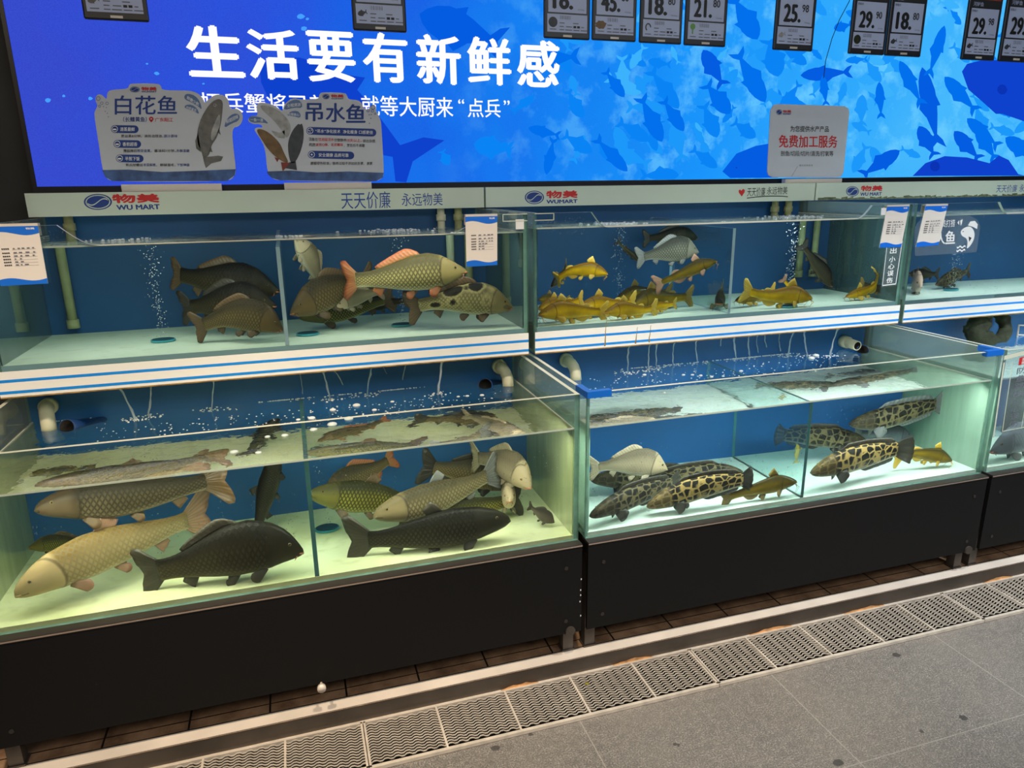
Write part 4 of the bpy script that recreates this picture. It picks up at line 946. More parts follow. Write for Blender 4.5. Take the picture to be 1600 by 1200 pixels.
SK = {
 'carp_gold': mat_skin('golden_carp_skin', R_(96, 84, 52), R_(176, 160, 104), R_(214, 204, 168), (27, 8), .95, (.10, .085, .04), headcol=R_(140, 122, 78)),
 'carp_brown': mat_skin('brown_carp_skin', R_(52, 42, 28), R_(118, 98, 62), R_(160, 140, 100), (27, 8), .9, (.05, .04, .02), headcol=R_(92, 72, 46)),
 'carp_dark': mat_skin('dark_carp_skin', R_(14, 12, 9), R_(66, 57, 33), R_(90, 79, 50), (27, 8), .85, (.012, .01, .006), headcol=R_(40, 34, 24)),
 'carp_saddle': mat_skin('saddled_carp_skin', R_(44, 40, 28), R_(158, 146, 100), R_(205, 198, 165), (25, 8), .85, (.03, .026, .014), headcol=R_(120, 106, 72), blotch=(R_(34, 30, 22), 5, 2.4, R_(170, 155, 105))),
 'carp_pale': mat_skin('pale_carp_skin', R_(96, 86, 64), R_(158, 144, 116), R_(204, 194, 172), (27, 8), .35, (.25, .2, .12), headcol=R_(190, 168, 140)),
 'grass_pale': mat_skin('pale_grass_carp_skin', R_(124, 96, 44), R_(158, 136, 98), R_(190, 176, 148), (30, 7), .75, (.20, .15, .08), headcol=R_(180, 156, 118)),
 'grass_grey': mat_skin('grey_grass_carp_skin', R_(66, 57, 40), R_(136, 122, 92), R_(192, 182, 156), (30, 7), .9, (.08, .065, .035), headcol=R_(120, 104, 76)),
 'grass_brown': mat_skin('brown_grass_carp_skin', R_(48, 40, 30), R_(92, 80, 60), R_(150, 136, 112), (30, 7), .85, (.03, .025, .015), headcol=R_(62, 50, 36)),
 'grass_black': mat_skin('black_carp_skin', R_(13, 12, 9), R_(64, 59, 41), R_(92, 86, 64), (30, 7), .9, (.008, .007, .004), headcol=R_(36, 33, 25)),
 'grass_green': mat_skin('yellow_green_carp_skin', R_(52, 50, 24), R_(134, 126, 54), R_(180, 174, 110), (30, 7), .95, (.02, .02, .006), headcol=R_(80, 74, 40)),
 'crucian': mat_skin('crucian_skin', R_(58, 58, 50), R_(122, 120, 106), R_(160, 158, 146), (22, 8), .9, (.05, .05, .04), headcol=R_(112, 108, 96)),
 'crucian_dark': mat_skin('dark_crucian_skin', R_(52, 46, 40), R_(96, 86, 74), R_(150, 140, 125), (22, 8), .5, (.02, .018, .015), headcol=R_(70, 60, 50)),
 'bream': mat_skin('pale_bream_skin', R_(96, 84, 68), R_(150, 134, 110), R_(196, 184, 164), (26, 9), .25, (.2, .16, .1), headcol=R_(170, 150, 120)),
 'catfish': mat_skin('yellow_catfish_skin', R_(120, 84, 10), R_(206, 160, 18), R_(228, 192, 70), scale=0, mottle=.6, rough=.25),
 'catfish_olive': mat_skin('olive_catfish_skin', R_(62, 50, 14), R_(130, 104, 26), R_(180, 150, 70), scale=0, mottle=.6, rough=.25),
 'catfish_dark': mat_skin('dark_catfish_skin', R_(38, 34, 20), R_(72, 62, 32), R_(120, 104, 64), scale=0, mottle=.5, rough=.3),
 'snake': mat_skin('snakehead_skin', R_(70, 62, 44), R_(128, 114, 82), R_(196, 190, 176), (46, 12), .3, (.06, .05, .03), blotch=(R_(20, 17, 13), 13, 4.8, R_(178, 144, 78), 1), headcol=R_(92, 74, 46)),
 'snake_dark': mat_skin('dark_snakehead_skin', R_(42, 38, 30), R_(84, 76, 58), R_(140, 134, 120), (46, 12), .4, (.03, .025, .015), blotch=(R_(20, 18, 15), 13, 4.8, R_(112, 98, 64), 1), headcol=R_(58, 50, 36)),
 'grey': mat_skin('grey_fish_skin', R_(70, 72, 78), R_(120, 124, 132), R_(190, 194, 198), (30, 9), .2, (.1, .1, .11), headcol=R_(92, 94, 102)),
 'pink': mat_skin('pinkish_fish_skin', R_(190, 150, 130), R_(222, 196, 180), R_(236, 222, 212), (26, 9), .2, (.4, .3, .25), headcol=R_(215, 180, 165)),
}
FN = {
 'red': mat_fin('orange_red_fin', R_(150, 104, 62), R_(178, 92, 58)), 'brown': mat_fin('brown_fin', R_(78, 62, 40), R_(104, 78, 52)), 'dark': mat_fin('dark_fin', R_(40, 36, 28), R_(58, 50, 38)),
 'pale': mat_fin('pale_fin', R_(160, 146, 120), R_(176, 154, 128)), 'pink': mat_fin('pinkish_fin', R_(150, 118, 90), R_(160, 112, 94)), 'yellow': mat_fin('yellow_fin', R_(190, 146, 30), R_(214, 176, 70)), 'olive': mat_fin('olive_fin', R_(110, 84, 24), R_(146, 116, 44)), 'grey': mat_fin('grey_fin', R_(96, 96, 96), R_(120, 120, 118))}
def mat_eye(name, c): return pbr(name, c, .15)
EY = [mat_eye('fish_iris', R_(120, 100, 62)), mat_eye('fish_pupil', R_(8, 8, 8))]
M['lip'] = pbr('fish_lip', R_(168, 96, 70), .4)
SPEC = {  # (t, up, down, half width) as shares of the length from snout to tail root
 'carp': [(0, .018, .02, .014), (.03, .04, .036, .03), (.08, .072, .058, .05), (.15, .115, .083, .068), (.22, .15, .102, .082), (.245, .157, .104, .078), (.34, .178, .116, .088), (.48, .165, .118, .084), (.62, .128, .10, .066), (.75, .092, .076, .046), (.87, .066, .06, .028), (.95, .06, .056, .018), (1, .064, .06, .01)],
 'slim': [(0, .02, .022, .02), (.03, .042, .038, .038), (.08, .064, .055, .054), (.15, .085, .072, .066), (.22, .102, .088, .078), (.245, .104, .09, .074), (.4, .118, .106, .08), (.55, .108, .098, .07), (.7, .084, .078, .05), (.84, .058, .056, .03), (.94, .048, .047, .018), (1, .052, .05, .01)],
 'deep': [(0, .015, .02, .014), (.03, .045, .04, .028), (.08, .09, .066, .044), (.15, .15, .1, .058), (.22, .198, .13, .07), (.245, .205, .134, .067), (.36, .232, .156, .076), (.5, .21, .155, .07), (.64, .15, .122, .05), (.78, .095, .085, .03), (.9, .068, .064, .018), (1, .07, .066, .008)],
 'cat': [(0, .016, .014, .04), (.03, .034, .028, .062), (.09, .062, .05, .078), (.16, .088, .068, .084), (.22, .105, .08, .084), (.245, .11, .082, .08), (.34, .118, .094, .072), (.48, .096, .09, .052), (.64, .07, .068, .036), (.8, .052, .052, .022), (.92, .044, .044, .014), (1, .05, .05, .008)],
 'snake': [(0, .012, .02, .028), (.03, .026, .032, .044), (.09, .044, .046, .058), (.16, .06, .058, .066), (.22, .07, .066, .07), (.245, .073, .068, .066), (.4, .082, .078, .07), (.6, .078, .074, .06), (.78, .064, .062, .042), (.9, .052, .05, .026), (1, .046, .044, .012)]}
def catmull(P, n):
    P = [Vector(p) for p in P]
    if len(P) == 2: P = [P[0], P[0].lerp(P[1], .5), P[1]]
    Q = [P[0]*2-P[1]]+P+[P[-1]*2-P[-2]]; dense = []
    for i in range(1, len(Q)-2):
        for k in range(12):
            t = k/12; a, b_, c, d = Q[i-1], Q[i], Q[i+1], Q[i+2]
            dense.append(.5*((2*b_)+(c-a)*t+(2*a-5*b_+4*c-d)*t*t+(3*b_-a-3*c+d)*t**3))
    dense.append(P[-1]); L = [0]
    for a, b_ in zip(dense, dense[1:]): L.append(L[-1]+(b_-a).length)
    out = []; j = 0
    for k in range(n):
        s = L[-1]*k/(n-1)
        while j < len(L)-2 and L[j+1] < s: j += 1
        f = (s-L[j])/max(1e-9, L[j+1]-L[j]); out.append(dense[j].lerp(dense[j+1], min(1, f)))
    return out, L[-1]
def sheet(b, G, th, uvl, mi=0):
    """closed thin shell over a grid of points G[i][j] (i along the root, j outwards)"""
    n, m = len(G), len(G[0]); A = [[None]*m for _ in range(n)]; C = [[None]*m for _ in range(n)]
    for i in range(n):
        for j in range(m):
            a = G[min(i+1, n-1)][j]-G[max(i-1, 0)][j]; c = G[i][min(j+1, m-1)]-G[i][max(j-1, 0)]
            nn = a.cross(c); nn = nn.normalized() if nn.length > 1e-9 else Vector((0, 1, 0))
            h = th*(1-.75*j/(m-1))*.5
            A[i][j] = b.verts.new(G[i][j]+nn*h); C[i][j] = b.verts.new(G[i][j]-nn*h)
    def f(vs, uvs):
        try:
            q = b.faces.new(vs); q.smooth = True; q.material_index = mi
            for l, w_ in zip(q.loops, uvs): l[uvl].uv = w_
        except ValueError: pass
    for i in range(n-1):
        for j in range(m-1):
            w_ = [(i/(n-1), j/(m-1)), ((i+1)/(n-1), j/(m-1)), ((i+1)/(n-1), (j+1)/(m-1)), (i/(n-1), (j+1)/(m-1))]
            f((A[i][j], A[i+1][j], A[i+1][j+1], A[i][j+1]), w_); f((C[i][j], C[i][j+1], C[i+1][j+1], C[i+1][j]), [w_[0], w_[3], w_[2], w_[1]])
    for i in range(n-1): f((A[i][m-1], A[i+1][m-1], C[i+1][m-1], C[i][m-1]), [(i/(n-1), 1)]*4); f((A[i][0], C[i][0], C[i+1][0], A[i+1][0]), [(i/(n-1), 0)]*4)
    for j in range(m-1): f((A[0][j], A[0][j+1], C[0][j+1], C[0][j]), [(0, j/(m-1))]*4); f((A[n-1][j], C[n-1][j], C[n-1][j+1], A[n-1][j+1]), [(1, j/(m-1))]*4)
TK = {'ua': (YU+.013, WUP[0], 1.036, 1.135), 'ub': (YU+.013, WUP[1], 1.036, 1.135), 'uc': (YU+.013, WUP[2], 1.036, 1.135), 'la': (.013, WLOW[0], .472, .632), 'lb': (.013, WLOW[1], .472, .632), 'lc': (.013, WLOW[2], .472, .632)}
FISHLOG = []
def fish(kind, shape, skin, fin, tank, pts, label, group, fat=1., hint=(0, 0, 1), sway=0., tail=1., tailfin=None, float_ok=True, thick=1.):
    yf, zw, zf, yb = TK[tank]; P = [wat(x, y, yf, Y) for x, y, Y in pts]
    n = 30; S, L = catmull(P, n); prof = SPEC[shape]
    # rest on the tank floor / stay below the surface
    lo = min(p.z for p in S); hb = max(q[2] for q in prof)*L*fat
    dz = max(0, zf+.004+hb*.85-lo) if abs(Vector(hint).z) > .5 else max(0, zf+.02-lo)
    S = [p+Vector((0, 0, dz)) for p in S]
    wmax = max(q[3] for q in prof)*L*thick
    dy = max(0, yf+.006+wmax-min(p.y for p in S)); S = [p+Vector((0, dy, 0)) for p in S]
    zt = max(p.z for p in S)+max(q[1] for q in prof)*L*fat*.9
    if zt > zw-.004 and abs(Vector(hint).z) > .5: S = [p-Vector((0, 0, zt-zw+.004)) for p in S]
    FISHLOG.append((label[:40], round(L, 3), round(dz, 3), [tuple(round(c, 2) for c in p) for p in (S[0], S[-1])]))
    ts = [k/(n-1) for k in range(n)]
    # crowd the rings towards the snout
    T = []; 
    for k in range(n): T.append((S[min(k+1, n-1)]-S[max(k-1, 0)]).normalized())
    hv = Vector(hint)
    U = [(hv-t*hv.dot(t)).normalized() for t in T]; W = [t.cross(u) for t, u in zip(T, U)]
    xs = [q[0] for q in prof]
    pr = lambda t, c: float(np.interp(t, xs, [q[c] for q in prof]))*L
    top = lambda t: pr(t, 1)*fat
    bot = lambda t: pr(t, 2)*fat
    wid = lambda t: pr(t, 3)*thick
    def at(t):
        k = min(n-2, int(t*(n-1))); f = t*(n-1)-k
        return S[k].lerp(S[k+1], f), T[k].lerp(T[k+1], f).normalized(), U[k].lerp(U[k+1], f).normalized(), W[k].lerp(W[k+1], f).normalized()
    root = thing(kind, label, 'fish', tuple(S[n//2]), group)
    b = B(); uvl = b.loops.layers.uv.new('uv'); m = 22; rings = []
    tl = [0, .012, .03, .055, .085, .115, .15, .185, .215, .235, .25, .275]+[.275+.725*k/20 for k in range(1, 21)]
    for t in tl:
        c, tt, u, w_ = at(t); r = []
        for k in range(m):
            a = 2*PI*k/m; ca, sa = math.cos(a), math.sin(a)
            h = top(t) if ca >= 0 else bot(t)
            r.append(b.verts.new(c+u*(h*ca)+w_*(wid(t)*math.copysign(abs(sa)**.92, sa))))
        rings.append(r)
    vco = lambda k: 1-abs(1-2*k/m) if True else 0
    def vof(k): k = k % m; return (k if k <= m/2 else m-k)/(m/2)
    for i in range(len(tl)-1):
        for k in range(m):
            k2 = (k+1) % m; f = b.faces.new((rings[i][k], rings[i+1][k], rings[i+1][k2], rings[i][k2])); f.smooth = True
            for l, w_ in zip(f.loops, ((tl[i], vof(k)), (tl[i+1], vof(k)), (tl[i+1], vof(k+1)), (tl[i], vof(k+1)))): l[uvl].uv = w_
    c0 = b.verts.new(at(0)[0]-T[0]*L*.012); c1 = b.verts.new(at(1)[0]+T[-1]*L*.008)
    for k in range(m):
        k2 = (k+1) % m
        f = b.faces.new((c0, rings[0][k], rings[0][k2])); f.smooth = True
        for l, w_ in zip(f.loops, ((0, .5), (0, vof(k)), (0, vof(k+1)))): l[uvl].uv = w_
        f = b.faces.new((c1, rings[-1][k2], rings[-1][k])); f.smooth = True
        for l in f.loops: l[uvl].uv = (1, .5)
    obj('body', b, SK[skin], root)
    def finobj(name, G, mat, th=.0035):
        b = B(); uvl = b.loops.layers.uv.new('uv'); sheet(b, G, th, uvl); obj(name, b, FN[mat], root)
    # tail fin
    c, tt, u, w_ = at(1.); c = c-tt*L*.02; G = []; rounded = shape == 'snake'
    nn = 17; l0 = L*(.145 if rounded else .23)*tail; A = .62 if rounded else .78
    for i in range(nn):
        s = -1+2*i/(nn-1); th = s*A; ln = l0*((.95-.12*s*s) if rounded else (.52+.5*abs(s)**1.2)*(1-.30*max(0, (abs(s)-.72)/.28)**2)); row = []
        for j in range(5):
            q = j/4; p = c+u*(s*top(1.)*.9)+(tt*math.cos(th)+u*math.sin(th))*ln*q+w_*(sway*L*.2*q*q)+w_*(.006*L*math.sin(i*2.1)*q)
            row.append(p)
        G.append(row)
    finobj('tail_fin', G, tailfin or fin)
    def ridge(name, t0, t1, hf, lean, side=1, n_=12, mat=None):
        G = []
        for i in range(n_):
            s = i/(n_-1); t = t0+(t1-t0)*s; c, tt, u, w_ = at(t); h = (top(t) if side > 0 else bot(t)); base = c+u*(side*h*.93); row = []
            for j in range(4):
                q = j/3; row.append(base+(u*side*math.cos(lean)+tt*math.sin(lean))*(hf(s)*L*q)+w_*(.004*L*math.sin(i*1.9)*q))
            G.append(row)
        finobj(name, G, mat or fin)
    def pair(name, t, ang, spread, ln, down, out, mat=None):
        for sd in (1, -1):
            c, tt, u, w_ = at(t); base = c-u*(bot(t)*math.sin(ang))+w_*(sd*wid(t)*math.cos(ang)*.96); G = []
            for i in range(7):
                s = -1+2*i/6; d = (tt*.75-u*down+w_*sd*out).normalized(); cr = (d.cross(w_*sd)).normalized() if abs(d.dot(w_)) < .95 else u
                row = []
                for j in range(4):
                    q = j/3; row.append(base+cr*(s*.014*L)+(d*math.cos(s*spread)+cr*math.sin(s*spread))*(ln*L*q*(1-.22*s*s)))
                G.append(row)
            finobj(name, G, mat or fin)
    if shape in ('carp', 'deep'):
        ridge('dorsal_fin', .40, .80, lambda s: .085*(1-s)**.7*min(1, s*6+.25)+.03, .75); ridge('anal_fin', .74, .84, lambda s: .10*(1-.6*s), .55, -1, 8)
        pair('pectoral_fin', .25, 1.15, .30, .135, .55, .4); pair('pelvic_fin', .47, 1.35, .28, .105, .5, .25)
    elif shape == 'slim':
        ridge('dorsal_fin', .46, .58, lambda s: .13*(1-.6*s)*min(1, s*5+.3), .6, 1, 9); ridge('anal_fin', .76, .85, lambda s: .085*(1-.6*s), .6, -1, 8)
        pair('pectoral_fin', .25, 1.1, .28, .12, .45, .4); pair('pelvic_fin', .52, 1.35, .26, .09, .45, .25)
    elif shape == 'snake':
        ridge('dorsal_fin', .30, .95, lambda s: .055*min(1, s*8+.2)*min(1, (1-s)*6+.4), .5, 1, 22); ridge('anal_fin', .55, .95, lambda s: .045*min(1, s*8+.2)*min(1, (1-s)*6+.4), .5, -1, 16)
        pair('pectoral_fin', .245, .9, .6, .12, .45, .5); pair('pelvic_fin', .34, 1.3, .3, .07, .5, .3)
    else:
        ridge('dorsal_fin', .27, .40, lambda s: .15*(1-.65*s)*min(1, s*9+.35), .45, 1, 9); ridge('adipose_fin', .66, .80, lambda s: .05*math.sin(PI*min(1, s*.8+.15)), .6, 1, 8)
        ridge('anal_fin', .58, .80, lambda s: .075*math.sin(PI*min(1, s*.8+.15)), .4, -1, 10); pair('pectoral_fin', .24, .75, .32, .15, .35, .7); pair('pelvic_fin', .48, 1.3, .3, .10, .6, .4)
    et = {'carp': .105, 'deep': .10, 'slim': .095, 'cat': .085, 'snake': .085}[shape]; er = {'carp': .014, 'deep': .017, 'slim': .012, 'cat': .010, 'snake': .010}[shape]*L
    for sd in (1, -1):
        c, tt, u, w_ = at(et); a = 1.05 if shape != 'snake' else .8; p = c+u*(top(et)*math.cos(a))+w_*(sd*wid(et)*math.sin(a)**.92)
        nrm = (u*math.cos(a)*.5+w_*sd*math.sin(a)).normalized(); b = B(); blob(b, p-nrm*er*.35, er, 2); eo = obj('eye', b, EY[0], root); b = B(); blob(b, p+nrm*er*.35, er*.55, 2); obj('pupil', b, EY[1], eo)
    # lips
    b = B(); c, tt, u, w_ = at(.004); pth = []
    for k in range(13):
        a = -1.9+3.8*k/12; pth.append(c-tt*L*.012+w_*(math.sin(a)*wid(.012)*1.0)+tt*L*(.035*(1-math.cos(a))*.6)-u*(L*.008))
    tube(b, pth, [L*.004]+[L*.0075]*11+[L*.004], 8); obj('lips', b, M['lip'] if shape in ('carp', 'cat') else SK[skin], root, True)
    if shape == 'cat':
        for sd, ln, dz_ in ((1, .20, -.06), (-1, .20, -.06), (1, .11, -.09), (-1, .11, -.09)):
            c, tt, u, w_ = at(.03); p0 = c+w_*(sd*wid(.03)*.85)-u*(bot(.03)*.4); b = B()
            tube(b, [p0, p0+w_*(sd*L*ln*.35)-tt*(L*ln*.15)+u*(L*dz_*.5), p0+w_*(sd*L*ln*.55)+tt*(L*ln*.2)+u*(L*dz_*1.3)], [L*.006, L*.004, L*.0015], 6); obj('barbel', b, FN[fin], root, True)
    elif shape == 'carp':
        for sd in (1, -1):
            c, tt, u, w_ = at(.03); p0 = c+w_*(sd*wid(.03)*.9)-u*(bot(.03)*.55); b = B(); tube(b, [p0, p0+w_*(sd*L*.015)-u*(L*.03)+tt*L*.01], [L*.006, L*.0015], 6); obj('barbel', b, M['lip'], root, True)
    return root
G1, G2, G3, G4, G5 = 'carp in the left upper tank', 'fish in the middle upper tank', 'carp in the left lower tank', 'fish in the middle lower tank', 'fish in the right tanks'
# upper left tank
fish('carp', 'carp', 'carp_gold', 'red', 'ua', [(728, 424, .58), (690, 428, .58), (640, 432, .59), (590, 436, .61), (556, 438, .63)], 'large golden carp swimming level in the right half of the upper left tank', G1, 1.12, sway=.3, tail=.95)
fish('carp', 'carp', 'carp_saddle', 'brown', 'ua', [(800, 481, .56), (760, 473, .56), (715, 470, .57), (680, 473, .58), (655, 478, .60)], 'carp with dark saddle patches low beside the right glass of the upper left tank', G1, 1.15)
fish('carp', 'carp', 'carp_brown', 'brown', 'ua', [(455, 490, .62), (490, 472, .66), (530, 452, .72), (570, 438, .80)], 'brown carp facing left just right of the divider in the upper left tank', G1, 1.25)
fish('carp', 'carp', 'carp_pale', 'pale', 'ua', [(523, 481, .70), (552, 468, .74), (590, 456, .80)], 'pale carp with red lips facing left under the large golden carp', G1, 1.1)
fish('carp', 'slim', 'grass_green', 'brown', 'ua', [(470, 497, .80), (520, 490, .82), (570, 478, .86), (600, 470, .9)], 'yellowish carp half hidden at the bottom below the pale red-lipped one', G1)
fish('carp', 'carp', 'carp_pale', 'pale', 'ua', [(462, 372, .72), (482, 405, .76), (500, 440, .82)], 'pale fish hanging with its head up at the surface near the divider', G1, 1.3, hint=(.8, .5, .2), tail=.8, thick=1.2)
fish('carp', 'carp', 'carp_brown', 'brown', 'ua', [(441, 516, .56), (405, 500, .58), (360, 496, .62), (318, 508, .66)], 'big-headed brown carp with its snout against the divider in the upper left tank', G1, 1.35)
fish('carp', 'carp', 'carp_dark', 'brown', 'ua', [(435, 455, .80), (390, 448, .82), (330, 440, .86), (282, 430, .92)], 'dim carp with yellowish scales high at the back of the upper left tank', G1, 1.3, tail=.8)
fish('carp', 'carp', 'carp_dark', 'dark', 'ua', [(430, 478, .68), (390, 474, .72), (340, 476, .76), (298, 480, .82)], 'darkest carp between the two others left of the divider', G1, 1.35)
fish('carp', 'carp', 'carp_dark', 'brown', 'ua', [(560, 478, .95), (595, 475, .96), (630, 470, .98)], 'shadowy carp at the back wall behind the large golden carp', G1, 1.1)
# upper middle tank
fish('catfish', 'cat', 'catfish', 'yellow', 'ub', [(949, 428, .60), (918, 422, .62), (892, 424, .65), (873, 434, .68)], 'bright yellow catfish swimming alone at the left of the middle upper tank', G2, 1.35, sway=.5, tail=.9)
fish('crucian_carp', 'deep', 'crucian', 'grey', 'ub', [(1091, 394, .62), (1064, 392, .62), (1032, 396, .63), (1006, 401, .65)], 'silver-grey crucian carp near the middle of the middle upper tank', G2, 1.1)
fish('catfish', 'cat', 'catfish_olive', 'pink', 'ub', [(1119, 408, .57), (1090, 418, .58), (1060, 430, .59), (1034, 441, .61)], 'yellow-brown catfish rising below the silver crucian carp', G2, 1.15)
fish('crucian_carp', 'carp', 'carp_dark', 'dark', 'ub', [(1090, 372, .98), (1060, 368, .98), (1015, 372, 1.0)], 'dark fish behind and above the silver crucian carp', G2)
fish('catfish', 'cat', 'catfish_dark', 'dark', 'ub', [(1000, 410, .98), (985, 395, .99), (968, 380, 1.0)], 'dark catfish slanting beside the bubble column in the middle upper tank', G2)
fish('catfish', 'cat', 'catfish_dark', 'olive', 'ub', [(862, 448, .82), (878, 430, .85), (884, 415, .9)], 'dim catfish behind the bright yellow one at the left', G2, 1.3)
for k, (pts, sk, lab, ft) in enumerate([
    ([(843, 508, .51), (880, 502, .52), (915, 502, .53), (938, 503, .55)], 'catfish', 'yellow catfish lying on the floor with its head at the left corner', 1.3),
    ([(946, 498, .52), (975, 494, .53), (1002, 494, .55), (1018, 492, .57)], 'catfish', 'yellow catfish on the floor just right of the first, its tail to the right', 1.35),
    ([(842, 482, .56), (868, 480, .57), (890, 476, .58), (905, 470, .60)], 'catfish', 'yellow catfish second layer up in the left corner pile', 1.9),
    ([(905, 480, .62), (935, 477, .63), (965, 476, .65), (985, 472, .67)], 'catfish', 'yellow catfish with a pale snout below the bubble column', 1.4),
    ([(842, 468, .66), (862, 468, .67), (884, 470, .69)], 'catfish_olive', 'olive catfish at the top of the left corner pile', 1.6),
    ([(985, 478, .70), (1015, 470, .71), (1050, 468, .74), (1072, 466, .76)], 'catfish_olive', 'long olive catfish behind the pile with its tail to the right', 1.3),
    ([(965, 466, .80), (1000, 460, .82), (1040, 458, .85)], 'catfish_olive', 'olive catfish at the back of the pile below the rising one', 1.4),
    ([(1010, 486, .60), (1030, 480, .61), (1052, 476, .63)], 'catfish', 'small yellow catfish at the right end of the pile', 1.5),
    ([(862, 494, .58), (890, 488, .59), (918, 488, .60)], 'catfish', 'yellow catfish lying across the first one in the left corner', 1.5),
    ([(870, 496, .64), (905, 492, .66), (940, 490, .68)], 'catfish_olive', 'olive catfish wedged in the middle of the pile', 1.3)]):
    fish('catfish', 'cat', sk, 'yellow' if sk == 'catfish' else 'olive', 'ub', pts, lab, G2, ft)
fish('catfish', 'cat', 'catfish_dark', 'olive', 'ub', [(1124, 486, .56), (1125, 476, .68), (1128, 466, .80)], 'dark catfish facing straight out left of the divider', G2, 1.3)
fish('catfish', 'cat', 'catfish', 'yellow', 'ub', [(1267, 474, .52), (1235, 470, .53), (1200, 470, .54), (1172, 464, .56)], 'mottled yellow catfish pointing right on the floor beyond the divider', G2, 1.3)
fish('catfish', 'cat', 'catfish', 'pink', 'ub', [(1258, 470, .60), (1240, 456, .61), (1226, 440, .63)], 'yellow catfish with its pink tail raised above the mottled one', G2, 1.3)
fish('catfish', 'cat', 'catfish_olive', 'yellow', 'ub', [(1150, 470, .62), (1180, 464, .64), (1205, 455, .66)], 'olive catfish against the divider behind the mottled one', G2, 1.3)
fish('carp', 'carp', 'carp_dark', 'dark', 'ub', [(1300, 448, .85), (1280, 420, .87), (1258, 388, .9)], 'large dark fish standing tail-up at the right back of the middle upper tank', G2, 1.1, hint=(1, 0, .3))
fish('catfish', 'cat', 'catfish', 'yellow', 'ub', [(1322, 468, .60), (1348, 461, .61), (1366, 450, .62), (1371, 434, .64)], 'curled yellow catfish near the right end of the middle upper tank', G2, 1.0, hint=(-.3, 0, 1), sway=-.6)
fish('catfish', 'cat', 'catfish_dark', 'olive', 'ub', [(1396, 470, .60), (1372, 462, .63), (1348, 455, .68)], 'dark catfish with a reddish snout in the right corner of the middle upper tank', G2, 1.3)
# upper right tank
fish('perch', 'deep', 'pink', 'pink', 'uc', [(1438, 452, .62), (1431, 448, .74), (1426, 444, .88)], 'pinkish fish peering out at the left end of the right upper tank', G5, .9)
fish('perch', 'carp', 'snake_dark', 'dark', 'uc', [(1462, 446, .80), (1485, 438, .82), (1510, 426, .86)], 'spotted dark fish behind the bubbles of the right upper tank', G5, 1.)
fish('perch', 'carp', 'carp_dark', 'dark', 'uc', [(1420, 428, .95), (1440, 430, .96), (1462, 428, .98)], 'dim fish at the back left of the right upper tank', G5, 1.)
# lower left tank
fish('grass_carp', 'slim', 'grass_brown', 'brown', 'la', [(57, 796, .14), (120, 786, .15), (200, 776, .17), (280, 762, .19), (322, 752, .21)], 'long grey-brown carp swimming just below the surface at the left', G3, 1.25, sway=.5)
fish('grass_carp', 'slim', 'grass_pale', 'pink', 'la', [(25, 930, .05), (90, 893, .08), (165, 860, .14), (240, 833, .20), (292, 814, .26)], 'long pale golden carp slanting down to the left over the floor', G3, 1.2, tail=1.25)
fish('carp', 'carp', 'carp_dark', 'dark', 'la', [(474, 880, .05), (430, 876, .05), (370, 884, .06), (300, 900, .08), (250, 910, .10)], 'black carp resting on the yellow floor with its mouth at the divider', G3, 1.4, tail=1.0)
fish('grass_carp', 'slim', 'grass_black', 'dark', 'la', [(437, 722, .52), (426, 760, .50), (414, 804, .48), (404, 842, .46)], 'dark slender fish hanging upright left of the divider, head at the surface', G3, 1.15, hint=(-1, 0, 0))
fish('carp', 'carp', 'grass_green', 'brown', 'la', [(45, 856, .40), (90, 850, .41), (140, 848, .43)], 'dim greenish carp at the back under the long grey-brown one', G3, 1.2)
fish('grass_carp', 'slim', 'grass_green', 'brown', 'la', [(484, 772, .24), (530, 776, .25), (590, 779, .27), (650, 788, .30)], 'golden-scaled carp facing left just right of the divider', G3, 1.4)
fish('carp', 'carp', 'carp_brown', 'red', 'la', [(505, 770, .38), (545, 752, .39), (585, 733, .41), (606, 720, .43)], 'brown carp with its orange tail raised behind the golden-scaled one', G3, 1.3)
fish('grass_carp', 'slim', 'grass_grey', 'grey', 'la', [(585, 806, .14), (630, 794, .15), (685, 777, .18), (735, 757, .22), (760, 744, .25)], 'pale grass carp lying diagonally in the middle of the pile, eye towards us', G3, 1.3)
fish('carp', 'carp', 'carp_brown', 'dark', 'la', [(800, 765, .46), (760, 750, .46), (715, 740, .45), (678, 735, .44)], 'carp behind the pile with its dark forked tail to the left', G3, 1.3, tail=1.2)
fish('grass_carp', 'slim', 'grass_green', 'dark', 'la', [(625, 820, .20), (680, 806, .21), (740, 796, .23), (795, 782, .26)], 'yellow-green scaled carp under the pale grass carp', G3, 1.25)
fish('grass_carp', 'slim', 'grass_black', 'dark', 'la', [(797, 830, .035), (750, 836, .04), (690, 847, .05), (620, 858, .07), (578, 862, .09)], 'black grass carp lying in front on the floor of the right compartment', G3, 1.3, tail=1.15)
fish('carp', 'carp', 'bream', 'pale', 'la', [(828, 762, .14), (806, 738, .22), (776, 722, .32), (748, 716, .40)], 'bulky pale carp turned towards us near the right glass of the lower left tank', G3, 1.3, thick=1.3)
fish('carp', 'carp', 'carp_pale', 'pale', 'la', [(797, 803, .17), (794, 794, .30), (790, 786, .44)], 'pale carp facing straight out below the bulky one', G3, 1.2)
fish('crucian_carp', 'deep', 'crucian_dark', 'dark', 'la', [(866, 818, .10), (848, 808, .12), (830, 795, .16)], 'small dark crucian carp alone in the right corner of the lower left tank', G3, 1.25)
